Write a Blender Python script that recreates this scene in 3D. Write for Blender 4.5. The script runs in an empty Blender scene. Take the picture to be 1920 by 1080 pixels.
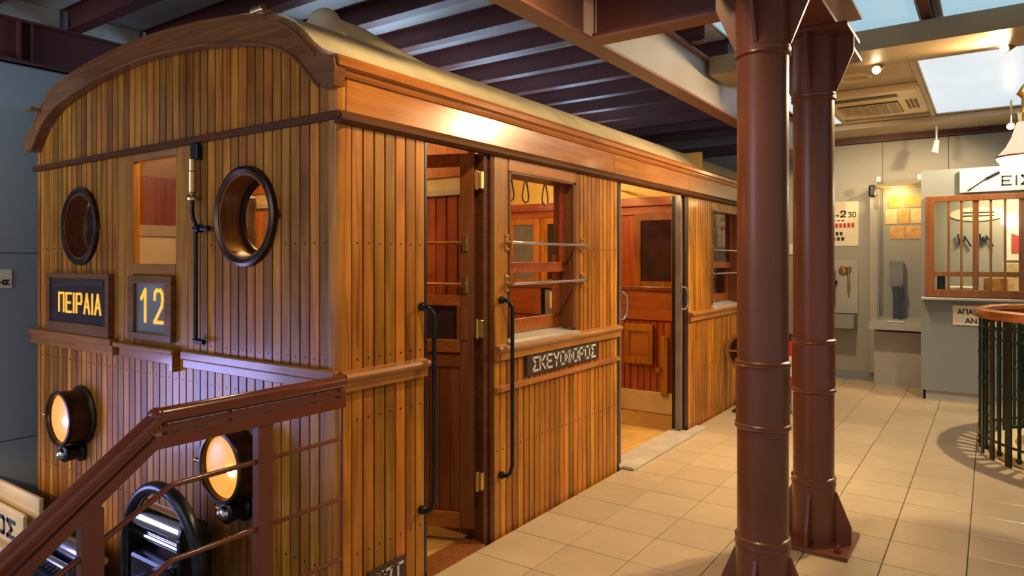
import bpy, bmesh, math, random
from mathutils import Vector, Matrix
random.seed(7)
PI = math.pi
S = bpy.context.scene
C = S.collection

# ---------------------------------------------------------------- camera, world, main lights, exposure
cam_d = bpy.data.cameras.new('camera'); cam = bpy.data.objects.new('camera', cam_d); C.objects.link(cam)
cam.location = (2.1208, -1.8399, 1.45)
cam.rotation_euler = (PI / 2, 0, math.radians(34.947))
cam_d.sensor_width = 36; cam_d.lens = 36 * 1285 / 1920; cam_d.shift_y = -52 / 1920
cam_d.clip_start = 0.05
S.camera = cam

W = bpy.data.worlds.new('world'); S.world = W; W.use_nodes = True
W.node_tree.nodes['Background'].inputs[0].default_value = (0.95, 0.90, 0.86, 1)
W.node_tree.nodes['Background'].inputs[1].default_value = 0.34
S.view_settings.view_transform = 'Standard'; S.view_settings.look = 'None'
S.view_settings.gamma = 1; S.view_settings.use_curve_mapping = False
S.view_settings.exposure = 0.45

def light(name, kind, loc, energy, col, target=None, **kw):
    d = bpy.data.lights.new(name, kind); d.energy = energy; d.color = col
    for k, v in kw.items(): setattr(d, k, v)
    o = bpy.data.objects.new(name, d); C.objects.link(o); o.location = loc
    if target is not None:
        o.rotation_euler = (Vector(target) - Vector(loc)).to_track_quat('-Z', 'Y').to_euler()
    return o
WARM = (1.0, 0.70, 0.36)
# track spots under the ceiling of the platform hall
light('track_light_a', 'SPOT', (2.20, 3.70, 2.83), 190, WARM, (0.0, 1.6, 1.3), spot_size=2.0, spot_blend=0.7, shadow_soft_size=0.035)
light('track_light_b', 'SPOT', (1.0, 0.30, 2.92), 70, WARM, (0.0, 0.9, 1.0), spot_size=2.3, spot_blend=0.8, shadow_soft_size=0.06)
light('track_light_c', 'SPOT', (1.43, 3.66, 2.80), 75, WARM, (0.0, 3.4, 0.9), spot_size=1.8, spot_blend=0.8, shadow_soft_size=0.04)
light('track_light_d', 'SPOT', (2.30, 6.20, 2.80), 120, WARM, (1.2, 7.4, 1.3), spot_size=1.8, spot_blend=0.8, shadow_soft_size=0.05)
light('track_light_e', 'SPOT', (2.44, 4.45, 2.90), 190, (1.0, 0.78, 0.48), (2.1, 4.0, 0.0), spot_size=2.1, spot_blend=0.6, shadow_soft_size=0.03)
light('track_light_f', 'SPOT', (0.90, 5.40, 2.80), 95, WARM, (0.9, 7.4, 1.4), spot_size=1.7, spot_blend=0.8, shadow_soft_size=0.05)
# unseen cool lamps added around the front of the car
light('front_sheen_fill', 'AREA', (-3.0, -1.2, 0.34), 34, (0.40, 0.42, 1.0), (-1.0, -0.6, 0.30), shape='RECTANGLE', size=1.2, size_y=0.70)  # added blue lamp by the left wall for the violet sheen on the front
light('left_wall_fill', 'SPOT', (-2.70, -1.5, 2.45), 26, (0.70, 0.85, 1.0), (-3.09, 0.1, 2.45), spot_size=1.5, spot_blend=0.9, shadow_soft_size=0.1)  # added spot that brightens the left wall
light('railing_fill', 'AREA', (-1.6, -4.2, 2.4), 30, (0.66, 0.78, 1.0), (-1.4, 0.0, 1.4), shape='RECTANGLE', size=2.4, size_y=1.2)  # added lamp behind the camera for cool highlights on the railing

# ---------------------------------------------------------------- materials
def nm(name):
    m = bpy.data.materials.new(name); m.use_nodes = True
    return m, m.node_tree.nodes, m.node_tree.links, m.node_tree.nodes['Principled BSDF']
def plain(name, col, rough=0.5, metal=0.0, var=0.12, scale=6.0, bump=0.0, coat=0.0):
    m, N, L, B = nm(name)
    tc = N.new('ShaderNodeTexCoord'); no = N.new('ShaderNodeTexNoise')
    no.inputs['Scale'].default_value = scale; no.inputs['Detail'].default_value = 5
    L.new(tc.outputs['Object'], no.inputs['Vector'])
    r = N.new('ShaderNodeValToRGB')
    r.color_ramp.elements[0].position = 0.3; r.color_ramp.elements[1].position = 0.7
    r.color_ramp.elements[0].color = tuple(c * (1 - var) for c in col) + (1,)
    r.color_ramp.elements[1].color = tuple(min(1, c * (1 + var)) for c in col) + (1,)
    L.new(no.outputs['Fac'], r.inputs[0]); L.new(r.outputs[0], B.inputs['Base Color'])
    B.inputs['Roughness'].default_value = rough; B.inputs['Metallic'].default_value = metal
    B.inputs['Coat Weight'].default_value = coat; B.inputs['Coat Roughness'].default_value = 0.15
    if bump:
        b = N.new('ShaderNodeBump'); b.inputs['Strength'].default_value = bump; b.inputs['Distance'].default_value = 0.01
        L.new(no.outputs['Fac'], b.inputs['Height']); L.new(b.outputs[0], B.inputs['Normal'])
    return m
def wood(name, dark, lite, axis='z', rough=0.32, coat=0.35, hue=0.008, val=0.35, spec=0.3):
    m, N, L, B = nm(name)
    tc = N.new('ShaderNodeTexCoord'); oi = N.new('ShaderNodeObjectInfo')
    mul = N.new('ShaderNodeMath'); mul.operation = 'MULTIPLY'; mul.inputs[1].default_value = 37.0
    L.new(oi.outputs['Random'], mul.inputs[0])
    add = N.new('ShaderNodeVectorMath'); L.new(tc.outputs['Object'], add.inputs[0]); L.new(mul.outputs[0], add.inputs[1])
    mp = N.new('ShaderNodeMapping'); sc = {'z': (26, 26, 1.6), 'y': (26, 1.6, 26), 'x': (1.6, 26, 26)}[axis]
    mp.inputs['Scale'].default_value = sc; L.new(add.outputs[0], mp.inputs['Vector'])
    n1 = N.new('ShaderNodeTexNoise'); n1.inputs['Scale'].default_value = 1.0; n1.inputs['Detail'].default_value = 6; n1.inputs['Distortion'].default_value = 1.2
    L.new(mp.outputs[0], n1.inputs['Vector'])
    n2 = N.new('ShaderNodeTexNoise'); n2.inputs['Scale'].default_value = 2.6; n2.inputs['Detail'].default_value = 3
    L.new(add.outputs[0], n2.inputs['Vector'])
    mx = N.new('ShaderNodeMix'); mx.data_type = 'FLOAT'; mx.inputs[0].default_value = 0.42
    L.new(n1.outputs['Fac'], mx.inputs[2]); L.new(n2.outputs['Fac'], mx.inputs[3])
    r = N.new('ShaderNodeValToRGB')
    r.color_ramp.elements[0].position = 0.34; r.color_ramp.elements[1].position = 0.66
    r.color_ramp.elements[0].color = dark + (1,); r.color_ramp.elements[1].color = lite + (1,)
    L.new(mx.outputs[0], r.inputs[0])
    hs = N.new('ShaderNodeHueSaturation')
    mr = N.new('ShaderNodeMapRange'); mr.inputs['To Min'].default_value = 1 - val; mr.inputs['To Max'].default_value = 1 + val
    L.new(oi.outputs['Random'], mr.inputs['Value']); L.new(mr.outputs[0], hs.inputs['Value'])
    wn = N.new('ShaderNodeTexWhiteNoise'); wn.noise_dimensions = '1D'; L.new(mul.outputs[0], wn.inputs['W'])
    mh = N.new('ShaderNodeMapRange'); mh.inputs['To Min'].default_value = 0.5 - hue; mh.inputs['To Max'].default_value = 0.5 + hue
    L.new(wn.outputs['Value'], mh.inputs['Value']); L.new(mh.outputs[0], hs.inputs['Hue'])
    L.new(r.outputs[0], hs.inputs['Color']); L.new(hs.outputs[0], B.inputs['Base Color'])
    rr = N.new('ShaderNodeMapRange'); rr.inputs['To Min'].default_value = rough - 0.08; rr.inputs['To Max'].default_value = rough + 0.14
    L.new(n1.outputs['Fac'], rr.inputs['Value']); L.new(rr.outputs[0], B.inputs['Roughness'])
    B.inputs['Coat Weight'].default_value = coat; B.inputs['Coat Roughness'].default_value = 0.12
    B.inputs['Specular IOR Level'].default_value = spec
    b = N.new('ShaderNodeBump'); b.inputs['Strength'].default_value = 0.12; b.inputs['Distance'].default_value = 0.004
    L.new(n1.outputs['Fac'], b.inputs['Height']); L.new(b.outputs[0], B.inputs['Normal'])
    return m
def emit(name, col, strength, base=None):
    m, N, L, B = nm(name)
    B.inputs['Base Color'].default_value = (base or col) + (1,)
    B.inputs['Emission Color'].default_value = col + (1,); B.inputs['Emission Strength'].default_value = strength
    B.inputs['Roughness'].default_value = 0.4
    tc = N.new('ShaderNodeTexCoord'); no = N.new('ShaderNodeTexNoise'); no.inputs['Scale'].default_value = 2.0
    L.new(tc.outputs['Object'], no.inputs['Vector'])
    mr = N.new('ShaderNodeMapRange'); mr.inputs['To Min'].default_value = strength * 0.9; mr.inputs['To Max'].default_value = strength * 1.1
    L.new(no.outputs['Fac'], mr.inputs['Value']); L.new(mr.outputs[0], B.inputs['Emission Strength'])
    return m
def glassm(name, tint=(1, 1, 1), refl=1.0):
    m = bpy.data.materials.new(name); m.use_nodes = True; N = m.node_tree.nodes; L = m.node_tree.links
    N.remove(N['Principled BSDF']); out = N['Material Output']
    t = N.new('ShaderNodeBsdfTransparent'); t.inputs[0].default_value = tint + (1,)
    g = N.new('ShaderNodeBsdfGlossy'); g.inputs['Roughness'].default_value = 0.02
    f = N.new('ShaderNodeLayerWeight'); f.inputs[0].default_value = 0.5
    pw = N.new('ShaderNodeMath'); pw.operation = 'POWER'; pw.inputs[1].default_value = 4.0; L.new(f.outputs['Facing'], pw.inputs[0])
    mu = N.new('ShaderNodeMath'); mu.operation = 'MULTIPLY_ADD'; mu.inputs[1].default_value = 0.5*refl; mu.inputs[2].default_value = 0.035*refl; L.new(pw.outputs[0], mu.inputs[0])
    x = N.new('ShaderNodeMixShader'); L.new(mu.outputs[0], x.inputs[0]); L.new(t.outputs[0], x.inputs[1]); L.new(g.outputs[0], x.inputs[2])
    L.new(x.outputs[0], out.inputs['Surface'])
    return m
M = {}
M['plank'] = wood('varnished_plank', (0.215, 0.068, 0.006), (0.58, 0.228, 0.020), 'z', hue=0.008, val=0.40, rough=0.38, coat=0.16)
M['rail_x'] = wood('varnished_rail_x', (0.24, 0.085, 0.016), (0.46, 0.185, 0.035), 'x', val=0.08)
M['rail_y'] = wood('varnished_rail_y', (0.30, 0.10, 0.018), (0.54, 0.21, 0.042), 'y', val=0.12)
M['frieze'] = wood('varnished_frieze', (0.34, 0.115, 0.020), (0.52, 0.20, 0.036), 'y', rough=0.22, coat=0.5, val=0.08, spec=0.4)
M['darkrail'] = wood('dark_moulding', (0.065, 0.020, 0.008), (0.13, 0.042, 0.014), 'y', val=0.08, rough=0.5, coat=0.0, spec=0.15)
M['boothwood'] = wood('booth_wood', (0.16, 0.062, 0.016), (0.29, 0.120, 0.028), 'z', val=0.1)
M['arch'] = wood('arch_board', (0.135, 0.054, 0.014), (0.25, 0.105, 0.026), 'x', val=0.05)
M['redwood'] = wood('red_interior_wood', (0.20, 0.042, 0.010), (0.42, 0.105, 0.02), 'z', val=0.2)
M['redwood_x'] = wood('red_interior_rail', (0.26, 0.055, 0.012), (0.46, 0.12, 0.022), 'x', val=0.1)
M['doorwood'] = wood('dark_door_wood', (0.125, 0.036, 0.012), (0.26, 0.082, 0.023), 'z', val=0.2)
M['carfloor'] = wood('car_floor_boards', (0.34, 0.18, 0.055), (0.55, 0.33, 0.11), 'y', rough=0.45, coat=0.1)
M['cream_paint'] = plain('cream_canvas', (0.74, 0.64, 0.40), 0.7, var=0.15, scale=5, bump=0.25)
M['yellow'] = plain('yellow_ceiling_paint', (0.80, 0.58, 0.16), 0.5, var=0.06)
M['kick'] = plain('cream_kickboard', (0.66, 0.52, 0.26), 0.5)
M['black'] = plain('black_paint', (0.012, 0.012, 0.014), 0.35)
M['black_iron'] = plain('black_iron', (0.02, 0.022, 0.026), 0.3, 0.6, var=0.4, scale=20)
M['brass'] = plain('brass', (0.62, 0.44, 0.18), 0.28, 1.0)
M['chrome'] = plain('polished_steel', (0.72, 0.72, 0.76), 0.14, 1.0, var=0.05)
M['bronze'] = plain('lamp_bronze', (0.055, 0.03, 0.018), 0.3, 0.7, var=0.4, scale=15)
M['copper'] = plain('copper_rail', (0.55, 0.20, 0.075), 0.22, 0.75, var=0.2)
M['column'] = plain('column_paint', (0.155, 0.046, 0.021), 0.36, 0.0, var=0.14, scale=3, coat=0.15)
M['railing'] = plain('railing_paint', (0.160, 0.034, 0.014), 0.26, 0.0, var=0.15, scale=4, coat=0.5)
M['steel'] = plain('maroon_steel', (0.095, 0.022, 0.020), 0.5, 0.0, var=0.2, scale=3)
M['girder'] = plain('girder_paint', (0.21, 0.090, 0.060), 0.45, 0.0, var=0.12, scale=3)
M['ceil_panel'] = plain('grey_ceiling_panel', (0.44, 0.41, 0.40), 0.38, var=0.08, scale=1.5)
M['ceil_cream'] = plain('cream_ceiling', (0.52, 0.43, 0.29), 0.6, var=0.05, scale=2)
M['bulk'] = plain('olive_bulkhead', (0.33, 0.235, 0.125), 0.5, var=0.08, scale=2)
M['wallgrey'] = plain('blue_grey_wall', (0.30, 0.35, 0.37), 0.6, var=0.08, scale=1.3)
M['wallback'] = plain('grey_wall', (0.34, 0.34, 0.31), 0.6, var=0.05, scale=1.3)
M['booth'] = plain('booth_grey_paint', (0.23, 0.265, 0.275), 0.5, var=0.05, scale=1.5)
M['shelf'] = plain('pale_grey_paint', (0.40, 0.40, 0.385), 0.5, var=0.05)
M['white'] = plain('white_paint', (0.78, 0.77, 0.72), 0.5, var=0.04)
M['paper'] = plain('poster_paper', (0.80, 0.73, 0.58), 0.7, var=0.05)
M['oldpaper'] = plain('yellowed_paper', (0.66, 0.36, 0.09), 0.7, var=0.3, scale=14)
M['oldpaper2'] = plain('pale_document', (0.72, 0.56, 0.28), 0.7, var=0.25, scale=14)
M['ink'] = plain('dark_ink', (0.035, 0.03, 0.03), 0.7)
M['redink'] = plain('red_ink', (0.48, 0.05, 0.03), 0.7)
M['letterpaint'] = plain('pale_letters', (0.62, 0.60, 0.54), 0.6)
M['signblack'] = plain('sign_brown_black', (0.045, 0.022, 0.014), 0.5)
M['greeniron'] = plain('dark_green_iron', (0.014, 0.030, 0.020), 0.32, 0.3, var=0.3)
M['redpaint'] = plain('red_extinguisher', (0.50, 0.012, 0.010), 0.3, coat=0.5)
M['ac'] = plain('cream_plastic', (0.78, 0.62, 0.34), 0.45, var=0.03)
M['grille'] = plain('dark_grille', (0.06, 0.05, 0.035), 0.6)
M['grout'] = plain('grout', (0.115, 0.075, 0.042), 0.9)
M['sill'] = plain('worn_grey_sill', (0.50, 0.45, 0.38), 0.5, var=0.15)
M['pit'] = plain('lower_hall_floor', (0.16, 0.12, 0.09), 0.5)
M['lightwood'] = wood('pale_board', (0.52, 0.34, 0.12), (0.70, 0.50, 0.22), 'x', val=0.08)
M['glass'] = glassm('window_glass', (0.97, 0.97, 0.95))
M['darkglass'] = plain('dark_pane', (0.035, 0.022, 0.026), 0.08, var=0.3)
M['greypane'] = plain('grey_pane', (0.20, 0.20, 0.19), 0.15, var=0.3, scale=4)
M['lens'] = emit('headlamp_glass', (1.0, 0.40, 0.055), 0.72, (0.35, 0.14, 0.02))
M['bulb'] = emit('lit_bulb', (1.0, 0.78, 0.42), 40)
M['spotbulb'] = emit('spot_bulb', (1.0, 0.80, 0.50), 30)
M['opal'] = emit('opal_glass', (1.0, 0.93, 0.80), 2.2, (0.9, 0.88, 0.82))
M['shade'] = emit('opal_shade', (1.0, 0.80, 0.55), 0.55, (0.8, 0.75, 0.66))
M['glowletter'] = emit('glowing_letters', (1.0, 0.50, 0.055), 0.78, (0.15, 0.08, 0.01))
M['lightpanel'] = emit('lit_ceiling_panel', (0.78, 0.91, 1.0), 0.60, (0.12, 0.13, 0.14))
M['lightpanel_b'] = emit('lit_skylight_panel', (0.46, 0.76, 0.93), 0.52, (0.10, 0.14, 0.16))
M['tube'] = emit('cool_tube', (0.50, 0.70, 1.0), 30)
M['carlamp'] = emit('car_ceiling_lamp', (1.0, 0.74, 0.36), 12)
def tile_mat():
    m, N, L, B = nm('beige_tile')
    tc = N.new('ShaderNodeTexCoord'); oi = N.new('ShaderNodeObjectInfo')
    mul = N.new('ShaderNodeMath'); mul.operation = 'MULTIPLY'; mul.inputs[1].default_value = 31.0
    L.new(oi.outputs['Random'], mul.inputs[0])
    add = N.new('ShaderNodeVectorMath'); L.new(tc.outputs['Object'], add.inputs[0]); L.new(mul.outputs[0], add.inputs[1])
    no = N.new('ShaderNodeTexNoise'); no.inputs['Scale'].default_value = 11; no.inputs['Detail'].default_value = 6
    L.new(add.outputs[0], no.inputs['Vector'])
    r = N.new('ShaderNodeValToRGB'); r.color_ramp.elements[0].position = 0.3; r.color_ramp.elements[1].position = 0.75
    r.color_ramp.elements[0].color = (0.53, 0.41, 0.26, 1); r.color_ramp.elements[1].color = (0.58, 0.46, 0.305, 1)
    L.new(no.outputs['Fac'], r.inputs[0])
    hs = N.new('ShaderNodeHueSaturation'); mr = N.new('ShaderNodeMapRange')
    mr.inputs['To Min'].default_value = 0.92; mr.inputs['To Max'].default_value = 1.08
    L.new(oi.outputs['Random'], mr.inputs['Value']); L.new(mr.outputs[0], hs.inputs['Value']); L.new(r.outputs[0], hs.inputs['Color'])
    L.new(hs.outputs[0], B.inputs['Base Color']); B.inputs['Roughness'].default_value = 0.30
    return m
M['tile'] = tile_mat()

# ---------------------------------------------------------------- helpers
LOC = {}
def empty(name, loc, label, cat, group=None, parent=None):
    o = bpy.data.objects.new(name, None); C.objects.link(o); o.location = loc; o.empty_display_size = 0.1
    LOC[o] = Vector(loc); o['label'] = label; o['category'] = cat
    if group: o['group'] = group
    return o
def tag(o, label=None, cat=None, group=None, kind=None):
    if label: o['label'] = label
    if cat: o['category'] = cat
    if group: o['group'] = group
    if kind: o['kind'] = kind
    return o
class MB:
    def __init__(s): s.v = []; s.f = []; s.flat = set()
    def add(s, v, f):
        n = len(s.v); s.v += [tuple(p) for p in v]; s.f += [tuple(i + n for i in q) for q in f]; return s
    def box(s, x0, x1, y0, y1, z0, z1, c=0.0):
        if x0 > x1: x0, x1 = x1, x0
        if y0 > y1: y0, y1 = y1, y0
        if z0 > z1: z0, z1 = z1, z0
        if c <= 0:
            return s.add([(x0,y0,z0),(x1,y0,z0),(x1,y1,z0),(x0,y1,z0),(x0,y0,z1),(x1,y0,z1),(x1,y1,z1),(x0,y1,z1)],
                  [(0,3,2,1),(4,5,6,7),(0,1,5,4),(1,2,6,5),(2,3,7,6),(3,0,4,7)])
        bm = bmesh.new(); bmesh.ops.create_cube(bm, size=1)
        for v in bm.verts: v.co = Vector(((x0+x1)/2 + v.co.x*(x1-x0), (y0+y1)/2 + v.co.y*(y1-y0), (z0+z1)/2 + v.co.z*(z1-z0)))
        bmesh.ops.bevel(bm, geom=bm.edges[:], offset=c, segments=2, affect='EDGES', profile=0.5)
        bm.verts.index_update()
        n0 = len(s.f)
        s.add([v.co.copy() for v in bm.verts], [[v.index for v in f.verts] for f in bm.faces]); bm.free()
        s.flat |= set(range(n0, len(s.f))); return s
    def cyl(s, p0, p1, r0, r1=None, n=16, cap=True):
        r1 = r0 if r1 is None else r1
        p0 = Vector(p0); p1 = Vector(p1); d = (p1 - p0).normalized()
        a = d.orthogonal().normalized(); b = d.cross(a)
        v = []
        for p, r in ((p0, r0), (p1, r1)):
            for i in range(n):
                t = 2*PI*i/n; v.append(p + r*(a*math.cos(t) + b*math.sin(t)))
        f = [(i, (i+1) % n, n+(i+1) % n, n+i) for i in range(n)]
        if cap: f += [tuple(range(n-1, -1, -1)), tuple(range(n, 2*n))]
        return s.add(v, f)
    def tube(s, pts, r, n=10, closed=False):
        P = [Vector(p) for p in pts]; m = len(P); v = []; ref = None
        for i, p in enumerate(P):
            if closed: d = (P[(i+1) % m] - P[i-1]).normalized()
            else: d = (P[min(i+1, m-1)] - P[max(i-1, 0)]).normalized()
            if ref is None: ref = d.orthogonal().normalized()
            a = (ref - d*ref.dot(d)).normalized(); ref = a; b = d.cross(a)
            for k in range(n):
                t = 2*PI*k/n; v.append(p + r*(a*math.cos(t) + b*math.sin(t)))
        f = []
        for i in range(m if closed else m-1):
            j = (i+1) % m
            for k in range(n): f.append((i*n+k, i*n+(k+1) % n, j*n+(k+1) % n, j*n+k))
        if not closed: f += [tuple(range(n-1, -1, -1)), tuple(range((m-1)*n, m*n))]
        return s.add(v, f)
    def lathe(s, prof, c, axis='z', n=32, closed=False):
        c = Vector(c); v = []; m = len(prof)
        for r, h in prof:
            for i in range(n):
                t = 2*PI*i/n; x, y = r*math.cos(t), r*math.sin(t)
                v.append(c + (Vector((x, y, h)) if axis == 'z' else Vector((x, h, y)) if axis == 'y' else Vector((h, x, y))))
        f = []
        for j in range(m if closed else m-1):
            q = (j+1) % m
            for i in range(n):
                f.append((j*n+i, j*n+(i+1) % n, q*n+(i+1) % n, q*n+i))
        if not closed:
            if prof[0][0] > 1e-6: f.append(tuple(range(n-1, -1, -1)))
            if prof[-1][0] > 1e-6: f.append(tuple(range((m-1)*n, m*n)))
        return s.add(v, f)
    def ext(s, prof, a0, a1, axis):
        # closed 2D polygon swept along an axis. axis 'y': prof=(x,z); 'x': prof=(y,z); 'z': prof=(x,y)
        n = len(prof); v = []
        for a in (a0, a1):
            for p, q in prof:
                v.append((p, a, q) if axis == 'y' else (a, p, q) if axis == 'x' else (p, q, a))
        f = [(i, (i+1) % n, n+(i+1) % n, n+i) for i in range(n)] + [tuple(range(n-1, -1, -1)), tuple(range(n, 2*n))]
        return s.add(v, f)
    def sphere(s, c, r, sz=1.0, n=14):
        prof = [(max(1e-5, r*math.sin(PI*i/n)), -r*sz*math.cos(PI*i/n)) for i in range(n+1)]
        return s.lathe(prof, c, 'z', n*2)
    def xf(s, mat):
        s.v = [tuple(mat @ Vector(p)) for p in s.v]; return s
    def obj(s, name, mat, parent=None, smooth=True, label=None, cat=None, group=None, kind=None):
        if parent is None:
            xs, ys, zs = zip(*s.v); o0 = Vector(((min(xs)+max(xs))/2, (min(ys)+max(ys))/2, min(zs)))
        else: o0 = LOC[parent]
        me = bpy.data.meshes.new(name); me.from_pydata([tuple(Vector(p) - o0) for p in s.v], [], s.f)
        bm = bmesh.new(); bm.from_mesh(me); bmesh.ops.recalc_face_normals(bm, faces=bm.faces[:]); bm.to_mesh(me); bm.free()
        if smooth:
            me.polygons.foreach_set('use_smooth', [True]*len(me.polygons)); me.set_sharp_from_angle(angle=math.radians(38))
            me.polygons.foreach_set('use_smooth', [i not in s.flat for i in range(len(me.polygons))])
        me.materials.append(M[mat] if isinstance(mat, str) else mat); me.update()
        o = bpy.data.objects.new(name, me); C.objects.link(o); LOC[o] = o0
        if parent is None: o.location = o0
        else: o.parent = parent
        return tag(o, label, cat, group, kind)
def clone(src, off, parent=None):
    o = src.copy(); C.objects.link(o); o.parent = parent
    o.location = src.location + Vector(off); return o
STROKES = {
 'Π': [[(0, 0), (0, 1), (1, 1), (1, 0)]], 'Ε': [[(1, 1), (0, 1), (0, 0), (1, 0)], [(0, .5), (.8, .5)]], 'Ι': [[(.5, 0), (.5, 1)]],
 'Ρ': [[(0, 0), (0, 1), (.85, 1), (1, .9), (1, .6), (.85, .48), (0, .48)]], 'Α': [[(0, 0), (.5, 1), (1, 0)], [(.2, .33), (.8, .33)]],
 'Σ': [[(1, 1), (0, 1), (.6, .5), (0, 0), (1, 0)]], 'Κ': [[(0, 0), (0, 1)], [(1, 1), (.05, .45)], [(.25, .58), (1, 0)]],
 'Υ': [[(0, 1), (.5, .45), (1, 1)], [(.5, .45), (.5, 0)]], 'Ο': [[(0, .1), (0, .9), (.12, 1), (.88, 1), (1, .9), (1, .1), (.88, 0), (.12, 0), (0, .1)]],
 'Φ': [[(.5, 0), (.5, 1)], [(0, .3), (0, .75), (.12, .85), (.88, .85), (1, .75), (1, .3), (.88, .2), (.12, .2), (0, .3)]],
 'Η': [[(0, 0), (0, 1)], [(1, 0), (1, 1)], [(0, .5), (1, .5)]], 'Ν': [[(0, 0), (0, 1), (1, 0), (1, 1)]], 'Γ': [[(0, 0), (0, 1), (1, 1)]],
 '1': [[(.1, .72), (.7, 1), (.7, 0)]], '2': [[(0, .72), (.05, .92), (.25, 1), (.75, 1), (.95, .9), (1, .7), (.9, .5), (0, 0), (1, 0)]],
 '3': [[(0, 1), (1, 1), (.4, .6), (.9, .5), (1, .25), (.8, 0), (0, 0)]], '4': [[(.75, 0), (.75, 1), (0, .3), (1, .3)]], '7': [[(0, 1), (1, 1), (.35, 0)]],
 '0': [[(0, .15), (0, .85), (.2, 1), (.8, 1), (1, .85), (1, .15), (.8, 0), (.2, 0), (0, .15)]]}
def letters(name, txt, p, right, up, w, h, mat, parent, stroke, depth=0.003, gap=0.35, label=None):
    """flat block capitals made of straight strokes, filling a field of w x h"""
    P = Vector(p); Rv = Vector(right).normalized(); Uv = Vector(up).normalized(); Nv = Rv.cross(Uv)
    wd = [0.0 if ch == 'Ι' else 0.6 if ch == ' ' else 1.0 for ch in txt]
    cw = (w - stroke) / (sum(wd) + gap*(len(txt)-1)); mb = MB(); x = stroke/2
    for ch, q in zip(txt, wd):
        for line in STROKES.get(ch, []):
            pts = [Vector((x + (0 if ch == 'Ι' else a)*cw, stroke/2 + b*(h-stroke))) for a, b in line]
            for a, b in zip(pts, pts[1:]):
                d = (b-a).normalized(); n2 = Vector((-d.y, d.x))*stroke/2; e = d*stroke*0.42
                c4 = [a-e-n2, b+e-n2, b+e+n2, a-e+n2]
                v = [P + Rv*c.x + Uv*c.y for c in c4] + [P + Rv*c.x + Uv*c.y + Nv*depth for c in c4]
                mb.add(v, [(0, 3, 2, 1), (4, 5, 6, 7), (0, 1, 5, 4), (1, 2, 6, 5), (2, 3, 7, 6), (3, 0, 4, 7)])
        x += (q + gap)*cw
    return mb.obj(name, mat, parent, smooth=False, label=label)
def plank(name, mat, parent, face, a0, a1, zl, zh, d=0.03, base=0.0, ch=(0.0055, 0.02)):
    """upright board. face 'x': board seen on the plane X=base, running a=Y; 'y': plane Y=base, running a=X.
    zl, zh: pairs of heights at a0 and a1"""
    if not isinstance(zl, tuple): zl = (zl, zl)
    if not isinstance(zh, tuple): zh = (zh, zh)
    w = a1 - a0; c = ch[0]/w
    prof = [(0, -d), (0, -ch[1]), (c, 0), (1-c, 0), (1, -ch[1]), (1, -d)]
    v = []
    for Z in (zl, zh):
        for t, q in prof:
            a = a0 + t*w; z = Z[0] + t*(Z[1]-Z[0])
            v.append((base+q, a, z) if face == 'x' else (a, base-q, z))
    n = 6
    f = [(i, (i+1) % n, n+(i+1) % n, n+i) for i in range(n)] + [tuple(range(n-1, -1, -1)), tuple(range(n, 2*n))]
    return MB().add(v, f).obj(name, mat, parent, smooth=False)

# ================================================================= THE SETTING
# ---- platform floor with tiles
floor = MB().box(0.03, 5.2, -0.75, 7.5, -0.30, -0.008).obj('floor', 'grout', smooth=False, kind='structure', label='beige tiled platform floor beside the wooden railway car')
P_ = 0.335
tv = MB().box(-P_/2+0.0022, P_/2-0.0022, -P_/2+0.0022, P_/2-0.0022, -0.02, 0.0, 0.0025)
t0 = None
TX0, TY0 = 0.018, 0.0
ntile = 0
for j in range(-2, 22):
    for i in range(0, 12):
        x = TX0 + P_*(i+0.5); y = 0.183 + P_*(j+0.5)
        if y > 7.40: continue
        if t0 is None:
            t0 = tv.obj('tile', 'tile', floor, smooth=True)
            base = floor.location.copy(); t0.location = (x, y, 0); t0.location -= base
            me = t0.data; me.transform(Matrix.Translation(base)); o = t0
        else:
            o = bpy.data.objects.new('tile', t0.data); C.objects.link(o); o.parent = floor; o.location = Vector((x, y, 0)) - base
        ntile += 1
tf_ = MB()
for j in range(-2, 22):
    for i in range(12, 16):
        x = TX0 + P_*i; y = 0.183 + P_*j
        if y < 7.2 and x + P_ < 5.4: tf_.box(x+0.0022, x+P_-0.0022, y+0.0022, y+P_-0.0022, -0.02, 0.0)
tf_.obj('tile_field', 'tile', floor, smooth=False, kind='stuff')
# edge stone and steps going down beside the railing
for k in range(4):
    MB().box(0.03, 1.2, -0.75-0.27*(k+1), -0.75-0.27*k+0.02, -0.55-0.17*k, -0.17*(k+1), 0.008).obj('stair_step', 'sill', floor, label='stone stair step')
MB().box(1.2, 5.2, -4.0, -0.75, -0.30, 0.0).obj('platform_slab', 'tile', floor, smooth=False)
# lower hall floor where the track runs
low = MB().box(-3.09, 1.2, -5.0, 7.5, -1.20, -1.05).obj('floor', 'pit', smooth=False, kind='structure', label='dark floor of the lower hall under the car')
for x in (-2.15, -0.70):
    MB().box(x-0.035, x+0.035, -0.6, 7.4, -1.05, -0.93, 0.01).obj('track_rail', 'black_iron', low)
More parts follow.
